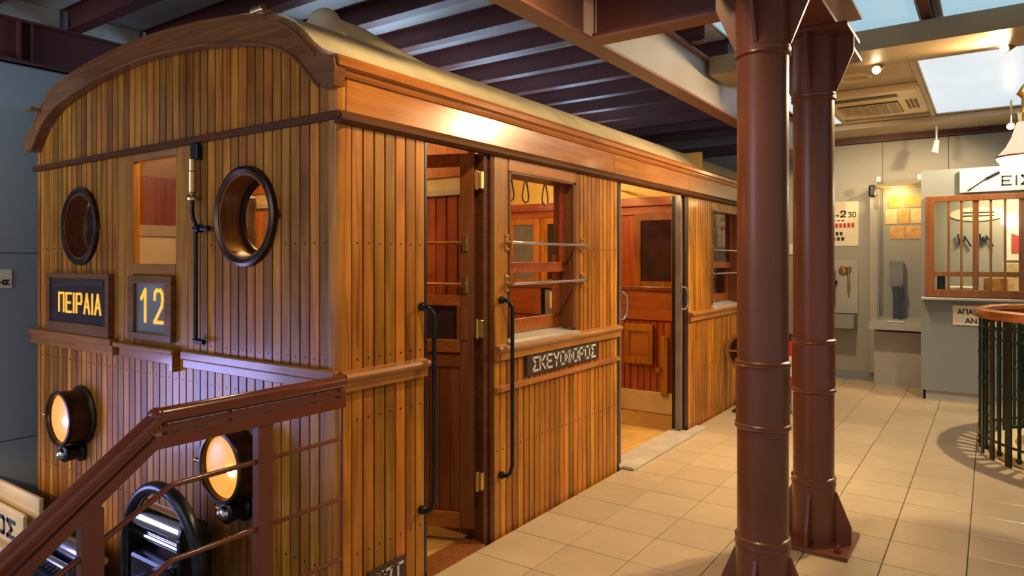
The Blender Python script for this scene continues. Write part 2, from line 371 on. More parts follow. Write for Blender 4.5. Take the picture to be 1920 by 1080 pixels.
# ---- walls
wl = MB().box(-3.25, -3.09, -3.0, 7.58, -1.2, 3.35).obj('wall_left', 'wallgrey', smooth=False, kind='structure', label='blue-grey panelled wall behind the car')
for z0, z1 in ((-1.05, 0.28), (0.29, 1.49), (1.50, 2.72)):
    for y0, y1 in ((-3.0, -0.6), (-0.592, 2.4), (2.408, 5.0), (5.008, 7.4)):
        MB().box(-3.09, -3.075, y0, y1, z0, z1, 0.003).obj('panel', 'wallgrey', wl)
bm_ = MB()
for y0, y1 in ((-3.0, 7.4),):
    bm_.box(-3.075, -3.03, y0, y1, 2.725, 3.0).box(-3.075, -2.98, y0, y1, 2.985, 3.0).box(-3.075, -2.98, y0, y1, 2.725, 2.74)
bm_.box(-3.035, -2.985, 0.02, 0.035, 2.74, 2.985).box(-3.035, -2.985, -0.05, -0.035, 2.74, 2.985)
bm_.obj('edge_beam', 'steel', wl, smooth=False)
wb = MB().box(-3.09, 5.2, 7.42, 7.58, -1.2, 3.35).obj('wall_back', 'wallback', smooth=False, kind='structure', label='grey end wall behind the ticket booth')
for x0, x1 in ((-3.0, -1.2), (-1.192, 0.15), (0.158, 1.055), (1.063, 1.72), (1.728, 2.9), (2.908, 4.6)):
    MB().box(x0, x1, 7.405, 7.42, 0.10, 2.86, 0.002).obj('panel', 'wallback', wb)
MB().box(-3.0, 5.2, 7.385, 7.42, 0.0, 0.10).obj('skirting', 'booth', wb, smooth=False)
MB().box(-3.0, 5.2, 7.36, 7.42, 2.86, 3.0).box(-3.0, 5.2, 7.30, 7.42, 2.86, 2.872).box(2.0, 2.012, 7.31, 7.36, 2.87, 2.99).obj('edge_beam', 'steel', wb, smooth=False)
MB().box(5.25, 5.4, 2.2, 7.58, -0.3, 3.35).obj('wall_right', 'wallback', smooth=False, kind='structure', label='grey side wall at the far right of the hall')
# ---- ceiling over the car: grey panels between maroon joists
ce = MB().box(-3.2, 5.2, -3.0, 7.58, 3.165, 3.35).obj('ceiling', 'ceil_panel', smooth=False, kind='structure', label='grey ceiling between dark maroon steel joists')
JY = [-0.26 + 0.53*k for k in range(-3, 14)]
def ibeam_x(mb, y, x0, x1, z0, z1, fw, tw=0.012, tf=0.012):
    mb.box(x0, x1, y-fw/2, y+fw/2, z0, z0+tf); mb.box(x0, x1, y-fw/2, y+fw/2, z1-tf, z1); mb.box(x0, x1, y-tw/2, y+tw/2, z0+tf, z1-tf); return mb
def ibeam_y(mb, x, y0, y1, z0, z1, fw, tw=0.012, tf=0.012):
    mb.box(x-fw/2, x+fw/2, y0, y1, z0, z0+tf); mb.box(x-fw/2, x+fw/2, y0, y1, z1-tf, z1); mb.box(x-tw/2, x+tw/2, y0, y1, z0+tf, z1-tf); return mb
j0 = None
for y in JY:
    if j0 is None:
        j0 = ibeam_x(MB(), y, -3.06, 0.46, 3.0, 3.164, 0.09, 0.012, 0.01).obj('joist', 'steel', ce, smooth=False); y00 = y
    else: clone(j0, (0, y-y00, 0), ce)
for k in range(len(JY)-1):
    MB().box(-3.07, 0.46, JY[k]+0.06, JY[k+1]-0.06, 3.14, 3.164, 0.003).obj('panel', 'ceil_panel', ce)
# white upstand between the joist ends over the left wall beam
for k in range(len(JY)-1):
    MB().box(-3.09, -3.06, JY[k]+0.055, JY[k+1]-0.055, 3.0, 3.14).obj('upstand', 'white', ce, smooth=False)
# lengthwise girder over the platform edge and the cross girder from the columns
ibeam_y(MB(), 0.30, -3.0, 7.36, 2.637, 2.998, 0.12, 0.014, 0.016).obj('girder', 'girder', ce, smooth=False)
cg = ibeam_x(MB(), 1.49, 0.36, 1.23, 2.654, 2.998, 0.115, 0.014, 0.016).obj('cross_girder', 'steel', ce, smooth=False)
MB().box(0.36, 1.23, 1.43, 1.55, 2.637, 2.653).obj('flange', 'girder', cg, smooth=False)
MB().box(0.309, 0.318, 1.56, 7.36, 2.655, 2.98).obj('girder_lit_face', 'ceil_panel', ce, smooth=False)  # pale plate added for the cool light on the girder web
ibeam_y(MB(), 1.365, -3.0, 2.6, 2.605, 2.87, 0.28, 0.02, 0.018).obj('column_girder', 'column', ce, smooth=False)
for y in (-0.9, 0.45, 2.45): ibeam_x(MB(), y, 0.40, 5.2, 2.98, 3.12, 0.10).obj('beam', 'steel', ce, smooth=False)
for x in (1.78, 2.62): ibeam_y(MB(), x, -3.0, 4.1, 3.03, 3.12, 0.06).obj('beam', 'steel', ce, smooth=False)
# bulkhead and the lower ceiling of the booth area
MB().box(0.36, 5.2, 3.30, 3.78, 2.86, 3.00, 0.006).obj('bulkhead', 'bulk', ce)
MB().box(0.36, 5.2, 4.12, 7.36, 3.02, 3.10).obj('lower_ceiling', 'ceil_cream', ce, smooth=False)
for x in (0.78, 1.62, 2.46, 3.30): MB().box(x-0.02, x+0.02, 3.78, 7.36, 2.985, 3.02, 0.004).obj('ceiling_batten', 'ceil_cream', ce)
for y in (4.22, 6.68, 7.2): MB().box(0.36, 5.2, y-0.02, y+0.02, 2.99, 3.018, 0.004).obj('ceiling_batten', 'ceil_cream', ce)
MB().box(0.36, 5.2, 6.72, 7.36, 2.93, 2.99, 0.004).obj('ceiling_batten', 'ceil_cream', ce)
def lpanel(x0, x1, y0, y1, z, label, mat='lightpanel', hang=None):
    e = empty('ceiling_light', ((x0+x1)/2, (y0+y1)/2, z), label, 'light', 'lit ceiling panels')
    MB().box(x0+0.012, x1-0.012, y0+0.012, y1-0.012, z+0.004, z+0.02).obj('diffuser', mat, e, smooth=False)
    f = MB(); 
    for a in ((x0, x1, y0, y0+0.012), (x0, x1, y1-0.012, y1), (x0, x0+0.012, y0, y1), (x1-0.012, x1, y0, y1)): f.box(*a, z, z+0.024)
    f.obj('frame', 'white', e, smooth=False)
lpanel(1.645, 2.435, 4.25, 6.65, 2.995, 'large glowing white ceiling panel beside the air conditioner')
lpanel(0.40, 0.755, 4.25, 6.65, 2.995, 'glowing white ceiling panel behind the paired columns')
lpanel(2.485, 3.275, 4.25, 6.65, 2.995, 'glowing white ceiling panel over the round balustrade')
lpanel(1.84, 2.56, 2.52, 4.10, 3.138, 'pale blue lit ceiling panel in front of the bulkhead, right of the columns', 'lightpanel_b')
lpanel(0.48, 1.72, 2.52, 4.10, 3.138, 'pale blue lit ceiling panel in front of the bulkhead, left of the columns', 'lightpanel_b')
lpanel(0.74, 1.20, 0.52, 1.40, 3.138, 'pale blue lit ceiling panel between girder and column head', 'lightpanel_b')
lpanel(0.74, 1.72, 1.60, 2.38, 3.138, 'pale blue lit ceiling panel just behind the cross girder', 'lightpanel_b')

# ================================================================= THE RAILWAY CAR
XW = -2.85; XC = -1.425; Y1 = 6.95
car = empty('railway_car', (XC, 3.4, -0.93), 'old varnished wooden railway car with cream roof and lit headlamps', 'train car')
# ---- roof
half = [(0.022, 2.248), (0.018, 2.262), (-0.02, 2.276), (-0.07, 2.300), (-0.12, 2.335), (-0.18, 2.395), (-0.24, 2.445), (-0.31, 2.482), (-0.42, 2.515), (-0.60, 2.545), (-0.90, 2.578), (-1.20, 2.595), (XC, 2.60)]
prof = half + [(2*XC-x, z) for x, z in half[-2::-1]]
inn = [(x*(1-0.02)+XC*0.02, z-0.045) for x, z in prof]
def ring_strip(pr_o, pr_i, y0, y1):
    poly = pr_o + pr_i[::-1]; n = len(pr_o); mb = MB(); v = []
    for y in (y0, y1):
        v += [(x, y, z) for x, z in pr_o]; v += [(x, y, z) for x, z in pr_i]
    f = []
    for i in range(n-1):
        f.append((i, i+1, 2*n+i+1, 2*n+i)); f.append((n+i, 3*n+i, 3*n+i+1, n+i+1))
        f.append((i, n+i, n+i+1, i+1)); f.append((2*n+i, 2*n+i+1, 3*n+i+1, 3*n+i))
    f.append((0, 2*n, 3*n, n)); f.append((n-1, 2*n-1, 4*n-1, 3*n-1))
    return mb.add(v, f)
roof = ring_strip(prof, inn, -0.03, Y1+0.03).obj('roof', 'cream_paint', car)
# yellow vaulted lining inside
lin_o = [(XC + (XC-(-0.06))*-math.cos(PI*i/16), 2.06 + 0.40*math.sin(PI*i/16)**0.8) for i in range(17)]
lin_o = [(-0.05 - (2.75)*i/16, 2.06 + 0.40*max(0, math.sin(PI*i/16))**0.7) for i in range(17)]
lin_i = [(x, z-0.012) for x, z in lin_o]
ring_strip(lin_o, lin_i, 0.04, Y1-0.04).obj('ceiling_lining', 'yellow', car)
for k, y in enumerate((1.75, 3.05, 4.7)):  # tubes added behind the roof outline to light the ceiling from below
    tb = empty('added_roof_tube', (-1.5, y, 2.6), ('unseen cool tube added on the car roof to light the ceiling, nearest its front', 'unseen cool tube added on the middle of the car roof to light the ceiling', 'unseen cool tube added on the car roof to light the ceiling, nearest its rear')[k], 'lamp', 'added tubes on the roof')
    MB().cyl((-1.5, y-0.58, 2.645), (-1.5, y+0.58, 2.645), 0.018, n=14).obj('tube', 'tube', tb)
    MB().box(-1.54, -1.46, y-0.62, y+0.62, 2.602, 2.618, 0.003).obj('batten', 'white', tb)
    for q in (-0.6, 0.6): MB().box(-1.525, -1.475, y+q-0.02, y+q+0.02, 2.618, 2.67, 0.003).obj('holder', 'white', tb)
# canvas covered ventilators on the roof
for (x, y, z, r) in ((-0.52, 0.36, 2.56, 0.085), (-0.90, 0.10, 2.585, 0.035), (-0.74, 0.20, 2.57, 0.05)):
    MB().lathe([(r*1.25, -0.03), (r*1.2, 0.0), (r, r*0.45), (r*0.72, r*0.95), (r*0.35, r*1.2), (0.001, r*1.28)], (x, y, z), 'z', 20).obj('roof_ventilator', 'cream_paint', roof)
MB().tube([(-0.50, 0.36, 2.60), (-0.47, 0.55, 2.58), (-0.44, 0.85, 2.515), (-0.42, 1.2, 2.46)], 0.035, 12).obj('canvas_fold', 'cream_paint', roof)
# ---- front wall
fw_ = MB().box(XW+0.04, -0.04, 0.03, 0.05, -0.35, 0.94).obj('front_wall', 'doorwood', car, smooth=False)
n = 44; xa, xb = -2.79, -0.06; w = (xb-xa)/n
def arch_in(x):
    e = min(-x, x-XW)
    pts = [(0.0, 2.14), (0.07, 2.14), (0.13, 2.20), (0.20, 2.265), (0.30, 2.325), (0.42, 2.365), (0.60, 2.405), (0.90, 2.448), (1.20, 2.47), (1.43, 2.48)]
    for (a, za), (b, zb) in zip(pts, pts[1:]):
        if e <= b: return za + (zb-za)*(e-a)/(b-a)
    return 2.48
holes = [(-0.622, 1.647, 0.205), (-2.232, 1.647, 0.205)]
for k in range(n):
    x0 = xa + k*w; x1 = x0 + w
    plank('plank', 'plank', fw_, 'y', x0, x1, 2.03, (arch_in(x0)+0.03, arch_in(x1)+0.03))
    plank('plank', 'plank', fw_, 'y', x0, x1, -0.35, 0.96)
    xm = (x0+x1)/2
    if -1.80 < xm < -1.06: continue
    cut = None
    for cx, cz, r in holes:
        ha = math.sqrt(max(0, r*r-(x0-cx)**2)); hb = math.sqrt(max(0, r*r-(x1-cx)**2))
        if ha+hb > 0.03: cut = (cz, ha, hb)
    if cut:
        cz, ha, hb = cut
        plank('plank', 'plank', fw_, 'y', x0, x1, 0.96, (cz-ha, cz-hb)); plank('plank', 'plank', fw_, 'y', x0, x1, (cz+ha, cz+hb), 2.03)
    else: plank('plank', 'plank', fw_, 'y', x0, x1, 0.96, 2.03)
# centre door: stiles, rails, window
xl, xr = xa + 16*w, xa + 28*w
xl = max(x for x in [xa+k*w for k in range(45)] if x <= -1.80 + w*0.5); xr = min(x for x in [xa+k*w for k in range(45)] if x >= -1.06 - w*0.5)
cd = MB().box(xl, -1.725, 0.0, 0.035, 0.96, 2.03, 0.003).box(-1.722, -1.63, 0.0, 0.035, 0.96, 2.03, 0.003).box(-1.21, -1.10, 0.0, 0.035, 0.96, 2.03, 0.003).box(-1.097, xr, 0.0, 0.035, 0.96, 2.03, 0.003)
cd = cd.obj('centre_door', 'plank', car)
MB().box(-1.63, -1.21, 0.0, 0.035, 1.975, 2.03, 0.003).obj('top_rail', 'rail_x', cd)
MB().box(-1.63, -1.21, -0.004, 0.035, 1.375, 1.432, 0.003).obj('sill_rail', 'rail_x', cd)
MB().box(-1.63, -1.21, 0.006, 0.035, 0.96, 1.375, 0.003).obj('lower_panel', 'plank', cd)
MB().box(-1.63, -1.21, 0.028, 0.032, 1.432, 1.975).obj('pane', 'glass', cd, smooth=False)
# corner posts (quarter round) both sides
for s, xp in ((1, 0.0), (-1, XW)):
    cx = xp - s*0.03; pf = [(cx + s*0.03*math.cos(t), 0.03 + 0.034*math.sin(t)*-1) for t in [i*PI/2/8 for i in range(9)]]
    pf = [(xp - s*0.062, 0.06)] + [(xp, 0.06)] + pf + [(xp - s*0.062, -0.004)]
    MB().ext(pf, -0.35, 2.185, 'z').obj('corner_post', 'plank', car)
# mouldings on the front
MB().box(XW-0.012, 0.012, -0.022, 0.0, 2.012, 2.045, 0.005).obj('front_moulding', 'darkrail', car)
MB().box(-1.12, 0.0, -0.03, 0.0, 0.965, 1.012, 0.008).obj('front_rail', 'rail_x', car)
MB().box(-1.12, 0.0, -0.014, 0.0, 0.925, 0.965, 0.003).obj('front_rail', 'rail_x', car)
MB().box(XW-0.015, -1.80, -0.045, 0.0, 0.985, 1.022, 0.008).box(XW-0.01, -1.80, -0.03, 0.0, 0.93, 0.985, 0.004).obj('front_rail', 'rail_x', car)
MB().box(-1.76, -1.16, -0.05, 0.0, 0.985, 1.012, 0.008).box(-1.74, -1.18, -0.02, 0.0, 0.93, 0.985, 0.004).box(-1.20, -1.17, -0.04, 0.0, 0.90, 0.985, 0.004).obj('front_rail', 'rail_x', car)
# arched fascia board
def offs(e, z, k): return (e, z)
half_o = [(0.03, 2.15), (0.035, 2.205), (0.025, 2.24), (-0.03, 2.262), (-0.08, 2.295), (-0.13, 2.34), (-0.19, 2.395), (-0.25, 2.438), (-0.32, 2.472), (-0.42, 2.502), (-0.60, 2.534), (-0.90, 2.568), (-1.20, 2.585), (XC, 2.59)]
po = half_o + [(2*XC-x, z) for x, z in half_o[-2::-1]]
xs_i = [0.03, 0.02, 0.0, -0.055, -0.075, -0.10, -0.14, -0.20, -0.30, -0.42, -0.60, -0.90, -1.20, XC]
half_i = [(x, arch_in(min(0, x)) if x < -0.06 else 2.135) for x in xs_i]
pi_ = half_i + [(2*XC-x, z) for x, z in half_i[-2::-1]]
ring_strip(po, pi_, -0.055, 0.0).obj('arched_fascia', 'arch', car)
bead = [(x, z) for x, z in pi_[3:-3]]
MB().tube([(x, -0.055, z+0.004) for x, z in bead], 0.009, 8).obj('fascia_bead', 'arch', car)
MB().tube([(x, -0.055, z-0.03) for x, z in po[4:-4]], 0.006, 8).obj('fascia_bead', 'arch', car)
for x, z in ((-0.38, 2.50), (-2.66, 2.37)):
    b = MB().cyl((x-0.05, -0.10, z), (x+0.03, -0.10, z), 0.014, n=12).cyl((x, -0.10, z), (x, -0.05, z), 0.012, n=10).obj('lamp_bracket', 'brass', car)
# portholes
for i, (cx, cz, r) in enumerate(holes):
    ph = MB().lathe([(r-0.012, -0.018), (r+0.006, -0.026), (r+0.02, -0.02), (r+0.024, 0.0), (r-0.012, 0.0)], (cx, 0, cz), 'y', 40, closed=True).obj('porthole', 'bronze', car)
    MB().lathe([(r-0.012, -0.015), (r-0.012, 0.11), (r-0.022, 0.11), (r-0.022, -0.015)], (cx, 0, cz), 'y', 40, closed=True).obj('sleeve', 'doorwood', ph)
    MB().lathe([(r-0.022, 0.085), (r-0.045, 0.09), (r-0.045, 0.105), (r-0.022, 0.105)], (cx, 0, cz), 'y', 40, closed=True).obj('inner_ring', 'brass' if i else 'bronze', ph)
    MB().cyl((cx, 0.095, cz), (cx, 0.099, cz), r-0.04, n=40).obj('pane', 'glass' if i == 0 else 'darkglass', ph)
# headlamps
for cx in (-0.624, -2.216):
    z = 0.55
    h = MB().lathe([(0.172, 0.0), (0.172, -0.012), (0.158, -0.022), (0.15, -0.024), (0.152, -0.10), (0.150, -0.125), (0.146, -0.128), (0.138, -0.128), (0.134, -0.10), (0.10, -0.06), (0.001, -0.04)], (cx, 0, z), 'y', 40).obj('headlamp', 'bronze', car)
    MB().lathe([(0.138, -0.108), (0.12, -0.116), (0.07, -0.124), (0.001, -0.127)], (cx, 0, z), 'y', 36).obj('lens', 'lens', h)
    MB().sphere((cx+0.08, -0.112, z-0.005), 0.026).obj('bulb', 'bulb', h)
    MB().lathe([(0.154, -0.118), (0.158, -0.124), (0.156, -0.134), (0.142, -0.136), (0.138, -0.128)], (cx, 0, z), 'y', 40, closed=True).obj('rim', 'bronze', h)
    MB().cyl((cx-0.165, -0.12, z), (cx-0.195, -0.12, z), 0.007).sphere((cx-0.198, -0.12, z), 0.011).obj('latch', 'brass', h)
    m_ = MB().lathe([(0.06, 0.0), (0.06, -0.02), (0.042, -0.03), (0.046, -0.085), (0.05, -0.10), (0.04, -0.108), (0.001, -0.112)], (cx, 0, z-0.205), 'y', 24).obj('marker_lamp', 'black_iron', car)
    MB().sphere((cx, -0.104, z-0.205), 0.034).obj('lens', 'chrome', m_)
    MB().cyl((cx-0.05, -0.09, z-0.2), (cx-0.085, -0.09, z-0.2), 0.006).obj('latch', 'brass', m_)
    MB().box(cx-0.02, cx+0.02, -0.06, 0.0, z-0.17, z-0.13, 0.004).obj('bracket', 'black_iron', m_)
# whistle and pipe on the front
wh = MB().cyl((-1.0, -0.035, 1.93), (-1.0, -0.035, 1.875), 0.018).lathe([(0.012, -0.02), (0.02, -0.01), (0.02, 0.085), (0.012, 0.095)], (-1.0, -0.035, 1.785), 'z', 16).lathe([(0.03, 0), (0.03, 0.012), (0.012, 0.03)], (-1.0, -0.035, 1.735), 'z', 16).obj('whistle', 'brass', car)
MB().box(-1.03, -0.97, -0.03, 0.0, 1.93, 2.005, 0.004).obj('bracket', 'black_iron', wh)
MB().tube([(-1.0, -0.035, 1.74), (-1.0, -0.035, 1.68), (-0.99, -0.035, 1.645), (-0.972, -0.035, 1.62), (-0.97, -0.035, 1.58), (-0.97, -0.035, 1.08)], 0.0095, 10).obj('pipe', 'black_iron', car)
MB().cyl((-0.99, -0.03, 1.60), (-0.87, -0.03, 1.60), 0.012).cyl((-0.96, -0.03, 1.60), (-0.94, -0.03, 1.60), 0.02).obj('valve', 'black_iron', car)
MB().cyl((-0.99, -0.03, 1.07), (-0.91, -0.03, 1.065), 0.012).obj('valve', 'black_iron', car)
# nail heads in rows
nb = MB()
for k in range(n):
    x = xa + (k+0.5)*w
    for z in (1.52, 1.045, 0.86, 0.2):
        if z > 1 and (-1.80 < x < -1.06 or min(abs(x+0.622), abs(x+2.232)) < 0.25 and z > 1.4): continue
        if z == 1.045 and x < -1.8: continue
        nb.cyl((x, -0.0015, z), (x, 0.002, z), 0.0045, n=6)
for y0, y1, k, rows in ((0.06, 0.50, 7, (1.52, 1.045, 0.80, 0.25)), (1.03, 2.47, 26, (0.45,)), (1.935, 2.47, 10, (1.52,)), (3.83, 6.89, 52, (0.5,))):
    for i in range(k):
        for z in rows: nb.cyl((0.0015, y0+(i+0.5)*(y1-y0)/k, z), (-0.002, y0+(i+0.5)*(y1-y0)/k, z), 0.0045, n=6)
nb.obj('nail_heads', 'black', car, kind='stuff')
# destination box and number box
db = MB().box(-2.63, -1.84, -0.034, 0.0, 1.345, 1.375, 0.004).box(-2.63, -1.84, -0.034, 0.0, 1.022, 1.085, 0.004).box(-2.63, -2.585, -0.034, 0.0, 1.085, 1.345, 0.004).box(-1.875, -1.84, -0.034, 0.0, 1.085, 1.345, 0.004).obj('destination_box', 'arch', car)
MB().box(-2.585, -1.875, -0.022, -0.012, 1.085, 1.345).obj('glass_plate', 'darkglass', db, smooth=False)
letters('lettering', 'ΠΕΙΡΑΙΑ', (-2.475, -0.022, 1.14), (1, 0, 0), (0, 0, 1), 0.535, 0.122, 'glowletter', db, 0.0135, depth=0.004, gap=0.55, label='glowing yellow destination letters')
MB().box(-2.56, -1.92, -0.026, -0.021, 1.305, 1.335).obj('upper_strip', 'signblack', db, smooth=False)
b2 = MB().box(-1.635, -1.205, -0.03, 0.008, 1.33, 1.37, 0.004).box(-1.635, -1.205, -0.03, 0.008, 1.04, 1.075, 0.004).box(-1.635, -1.575, -0.03, 0.008, 1.075, 1.33, 0.004).box(-1.265, -1.205, -0.03, 0.008, 1.075, 1.33, 0.004).obj('number_box', 'arch', car)
MB().box(-1.575, -1.265, -0.012, -0.004, 1.075, 1.33).obj('glass_plate', M['greypane'], b2, smooth=False)
letters('digit', '1', (-1.535, -0.012, 1.125), (1, 0, 0), (0, 0, 1), 0.085, 0.18, 'glowletter', b2, 0.019, depth=0.004, label='glowing yellow number')
letters('digit', '2', (-1.395, -0.012, 1.125), (1, 0, 0), (0, 0, 1), 0.095, 0.18, 'glowletter', b2, 0.018, depth=0.004, label='glowing yellow number')

# ---- right side wall (platform side)
sw = MB().box(-0.05, -0.03, 0.06, 0.50, -0.12, 2.0).obj('side_wall', 'doorwood', car, smooth=False)
def side_planks(y0, y1, k, z0, z1):
    ww = (y1-y0)/k
    for i in range(k): plank('plank', 'plank', sw, 'x', y0+i*ww, y0+(i+1)*ww, z0, z1)
side_planks(0.06, 0.50, 7, -0.12, 2.0)
side_planks(1.03, 1.16, 1, 0.96, 2.0)
side_planks(1.88, 1.935, 1, 0.96, 2.0)
side_planks(1.935, 2.47, 10, 0.96, 2.0)
side_planks(1.03, 2.47, 26, -0.12, 0.96)
side_planks(3.83, 4.43, 10, 0.98, 2.0)
side_planks(3.83, 6.89, 52, -0.12, 0.98)
side_planks(5.25, 6.89, 28, 0.98, 2.0)
side_planks(4.43, 5.25, 14, 1.925, 2.0)
MB().box(-0.03, 0.004, 1.16, 1.88, 1.93, 2.0, 0.003).obj('window_head', 'rail_y', sw)
MB().box(-0.06, 0.0, 6.89, 6.95, -0.12, 2.2, 0.01).obj('corner_post', 'plank', car)
for y0, y1 in ((0.03, 2.41), (2.416, 3.83), (3.836, 6.93)):
    MB().box(-0.04, 0.006, y0, y1, 2.035, 2.185, 0.003).obj('frieze_board', 'frieze', car)
MB().ext([(-0.02, 1.995), (0.016, 1.995), (0.030, 2.008), (0.030, 2.024), (0.018, 2.034), (0.012, 2.046), (-0.02, 2.046)], -0.012, Y1, 'y').obj('side_moulding', 'darkrail', car)
MB().ext([(-0.02, 2.18), (0.014, 2.18), (0.024, 2.192), (0.026, 2.206), (0.044, 2.214), (0.048, 2.238), (0.036, 2.248), (0.03, 2.258), (-0.02, 2.262)], -0.04, Y1+0.02, 'y').obj('cornice', 'rail_y', car)
# belt rails
for y0, y1 in ((0.0, 0.495), (1.03, 2.47), (3.83, 6.93)):
    MB().ext([(0, 0.92), (0.022, 0.925), (0.024, 0.962), (0.04, 0.972), (0.045, 0.985), (0.04, 0.998), (0, 1.006)], y0, y1, 'y').obj('belt_rail', 'rail_y', car)
MB().ext([(0, 0.757), (0.02, 0.76), (0.024, 0.772), (0.02, 0.785), (0, 0.788)], 1.03, 2.47, 'y').obj('belt_strip', 'rail_y', car)
# name board
nbd = MB().box(0.0, 0.014, 1.32, 2.165, 0.806, 0.918, 0.002).obj('name_board', 'signblack', car)
letters('lettering', 'ΣΚΕΥΟΦΟΡΟΣ', (0.014, 1.37, 0.822), (0, 1, 0), (0, 0, 1), 0.75, 0.085, 'letterpaint', nbd, 0.0125, depth=0.003, gap=0.42, label='pale grey Greek capital letters')
pl = MB().box(0.0, 0.010, 0.145, 0.365, 0.03, 0.155, 0.002).obj('number_plate', 'signblack', car)
letters('lettering', '427 Γ', (0.010, 0.165, 0.052), (0, 1, 0), (0, 0, 1), 0.185, 0.085, 'letterpaint', pl, 0.011, depth=0.003, label='pale car number')
# window frames with sashes
def window(y0, y1, z0, z1, low):
    fr = MB()
    for a in ((y0-0.005, y0+0.014, z0, z1), (y1-0.03, y1+0.005, z0, z1)): fr.box(-0.14, 0.006, a[0], a[1], a[2], a[3], 0.002)
    fr.box(-0.14, 0.006, y0, y1, z1-0.014, z1, 0.002)
    f = fr.obj('window_frame', 'doorwood', car)
    MB().ext([(-0.14, z0+0.012), (-0.14, z0-0.03), (0.03, z0-0.045), (0.03, z0-0.02)], y0-0.02, y1+0.02, 'y').obj('sill', 'sill', f)
    yi0, yi1 = y0+0.014, y1-0.03
    s = MB().box(-0.075, -0.05, yi0, yi1, z1-0.55, z1-0.49, 0.002).box(-0.07, -0.05, yi1-0.05, yi1, z1-0.49, z1-0.01).obj('upper_sash', 'redwood_x', f)
    MB().box(-0.064, -0.060, yi0, yi1-0.05, z1-0.49, z1-0.01).obj('pane', 'glass', s, smooth=False)
    s2 = MB().box(-0.12, -0.095, yi0, yi1, z0+0.012, z0+0.085, 0.002).box(-0.12, -0.095, yi1-0.05, yi1, z0+0.085, z1-0.45).obj('lower_sash', 'redwood_x', f)
    MB().box(-0.109, -0.105, yi0, yi1-0.05, z0+0.085, z1-0.5).obj('pane', 'glass', s2, smooth=False)
    # two guard bars
    for z in (1.544, 1.325):
        g = MB().cyl((0.035, y0-0.02, z), (0.035, y1+0.08, z), 0.0085, n=12).obj('guard_bar', 'chrome' if z < 1.5 else 'chrome', car)
        for y in (y0-0.025, y1+0.08):
            MB().box(0.0, 0.008, y-0.012, y+0.012, z-0.045, z+0.045, 0.003).cyl((0.004, y, z), (0.045, y, z), 0.013, n=12).sphere((0.01, y, z+0.035), 0.008, n=8).sphere((0.01, y, z-0.035), 0.008, n=8).obj('bracket', 'brass', g)
window(1.165, 1.88, 1.03, 1.93, 0); window(4.435, 5.25, 1.035, 1.925, 0)
# ---- first doorway: jambs, open leaf, threshold, grab handles
dj = MB().box(-0.11, 0.0, 0.50, 0.514, -0.02, 2.0).obj('door_jamb', 'black', car, smooth=False)
MB().box(-0.12, -0.012, 0.955, 1.0, -0.02, 2.0, 0.003).box(-0.10, 0.0, 1.0, 1.03, -0.02, 2.0, 0.003).obj('door_jamb', 'darkrail', car)
MB().ext([(-0.12, -0.03), (0.035, -0.06), (0.035, -0.03), (0.02, -0.012), (-0.04, 0.002), (-0.12, 0.012)], 0.514, 0.955, 'y').obj('threshold', 'doorwood', car)
leaf_o = Vector((-0.06, 0.945, 0)); u_ = Vector((-0.935, -0.353, 0)).normalized(); n_ = Vector((u_.y, -u_.x, 0))
LM = Matrix(((u_.x, n_.x, 0, leaf_o.x), (u_.y, n_.y, 0, leaf_o.y), (0, 0, 1, 0), (0, 0, 0, 1)))
def leaf(mb): return mb.xf(LM)
lf = leaf(MB().box(0, 0.075, -0.02, 0.02, 0.07, 2.0, 0.003).box(0.475, 0.53, -0.02, 0.02, 0.07, 2.0, 0.003)).obj('door_leaf', 'doorwood', car)
for z0, z1, mt in ((1.935, 2.0, 'doorwood'), (1.215, 1.27, 'redwood_x'), (0.975, 1.04, 'rail_x'), (0.07, 0.15, 'rail_x'), (0.90, 0.965, 'doorwood')):
    leaf(MB().box(0.075, 0.475, -0.02, 0.03 if mt == 'rail_x' else 0.018, z0, z1, 0.003)).obj('door_rail', mt, lf)
    leaf(MB().box(0.075, 0.475, -0.03 if mt == 'rail_x' else -0.018, -0.018, z0, z1, 0.003)).obj('door_rail', mt, lf)
for k in range(7):
    x = 0.075 + 0.4/7*k
    leaf(MB().box(x+0.001, x+0.4/7-0.001, -0.012, 0.012, 0.15, 0.90, 0.004)).obj('plank', 'doorwood', lf)
leaf(MB().box(0.075, 0.475, -0.002, 0.002, 1.27, 1.935)).obj('pane', 'glass', lf, smooth=False)
leaf(MB().box(0.075, 0.475, -0.002, 0.002, 1.04, 1.215)).obj('pane', 'darkglass', lf, smooth=False)
leaf(MB().box(0.03, 0.09, -0.025, 0.025, 1.04, 1.215, 0.003)).obj('inner_stile', 'doorwood', lf)
for z in (1.54, 1.325):
    for sgn in (-1, 1):
        g = leaf(MB().cyl((0.05, 0.042*sgn, z), (0.50, 0.042*sgn, z), 0.008, n=12)).obj('guard_bar', 'brass', lf)
        leaf(MB().box(0.03, 0.055, 0.018*sgn, 0.028*sgn, z-0.045, z+0.045, 0.003).cyl((0.045, 0.02*sgn, z), (0.045, 0.05*sgn, z), 0.013)).obj('bracket', 'brass', lf) if sgn == -1 else None
for z in (1.86, 1.10, 0.32):
    MB().box(-0.055, -0.008, 0.932, 0.956, z-0.045, z+0.045, 0.003).cyl((-0.032, 0.928, z-0.05), (-0.032, 0.928, z+0.05), 0.009, n=10).obj('hinge', 'brass', car)
for y in (0.47, 1.085):
    MB().tube([(0.0, y, 1.24), (0.045, y, 1.24), (0.06, y+0.006, 1.225), (0.065, y+0.02, 1.20), (0.065, y+0.02, 0.37), (0.06, y+0.006, 0.335), (0.045, y, 0.32), (0.0, y, 0.32)], 0.0105, 12).sphere((0.012, y, 1.24), 0.02, n=10).sphere((0.012, y, 0.32), 0.02, n=10).obj('grab_handle', 'black_iron', car)
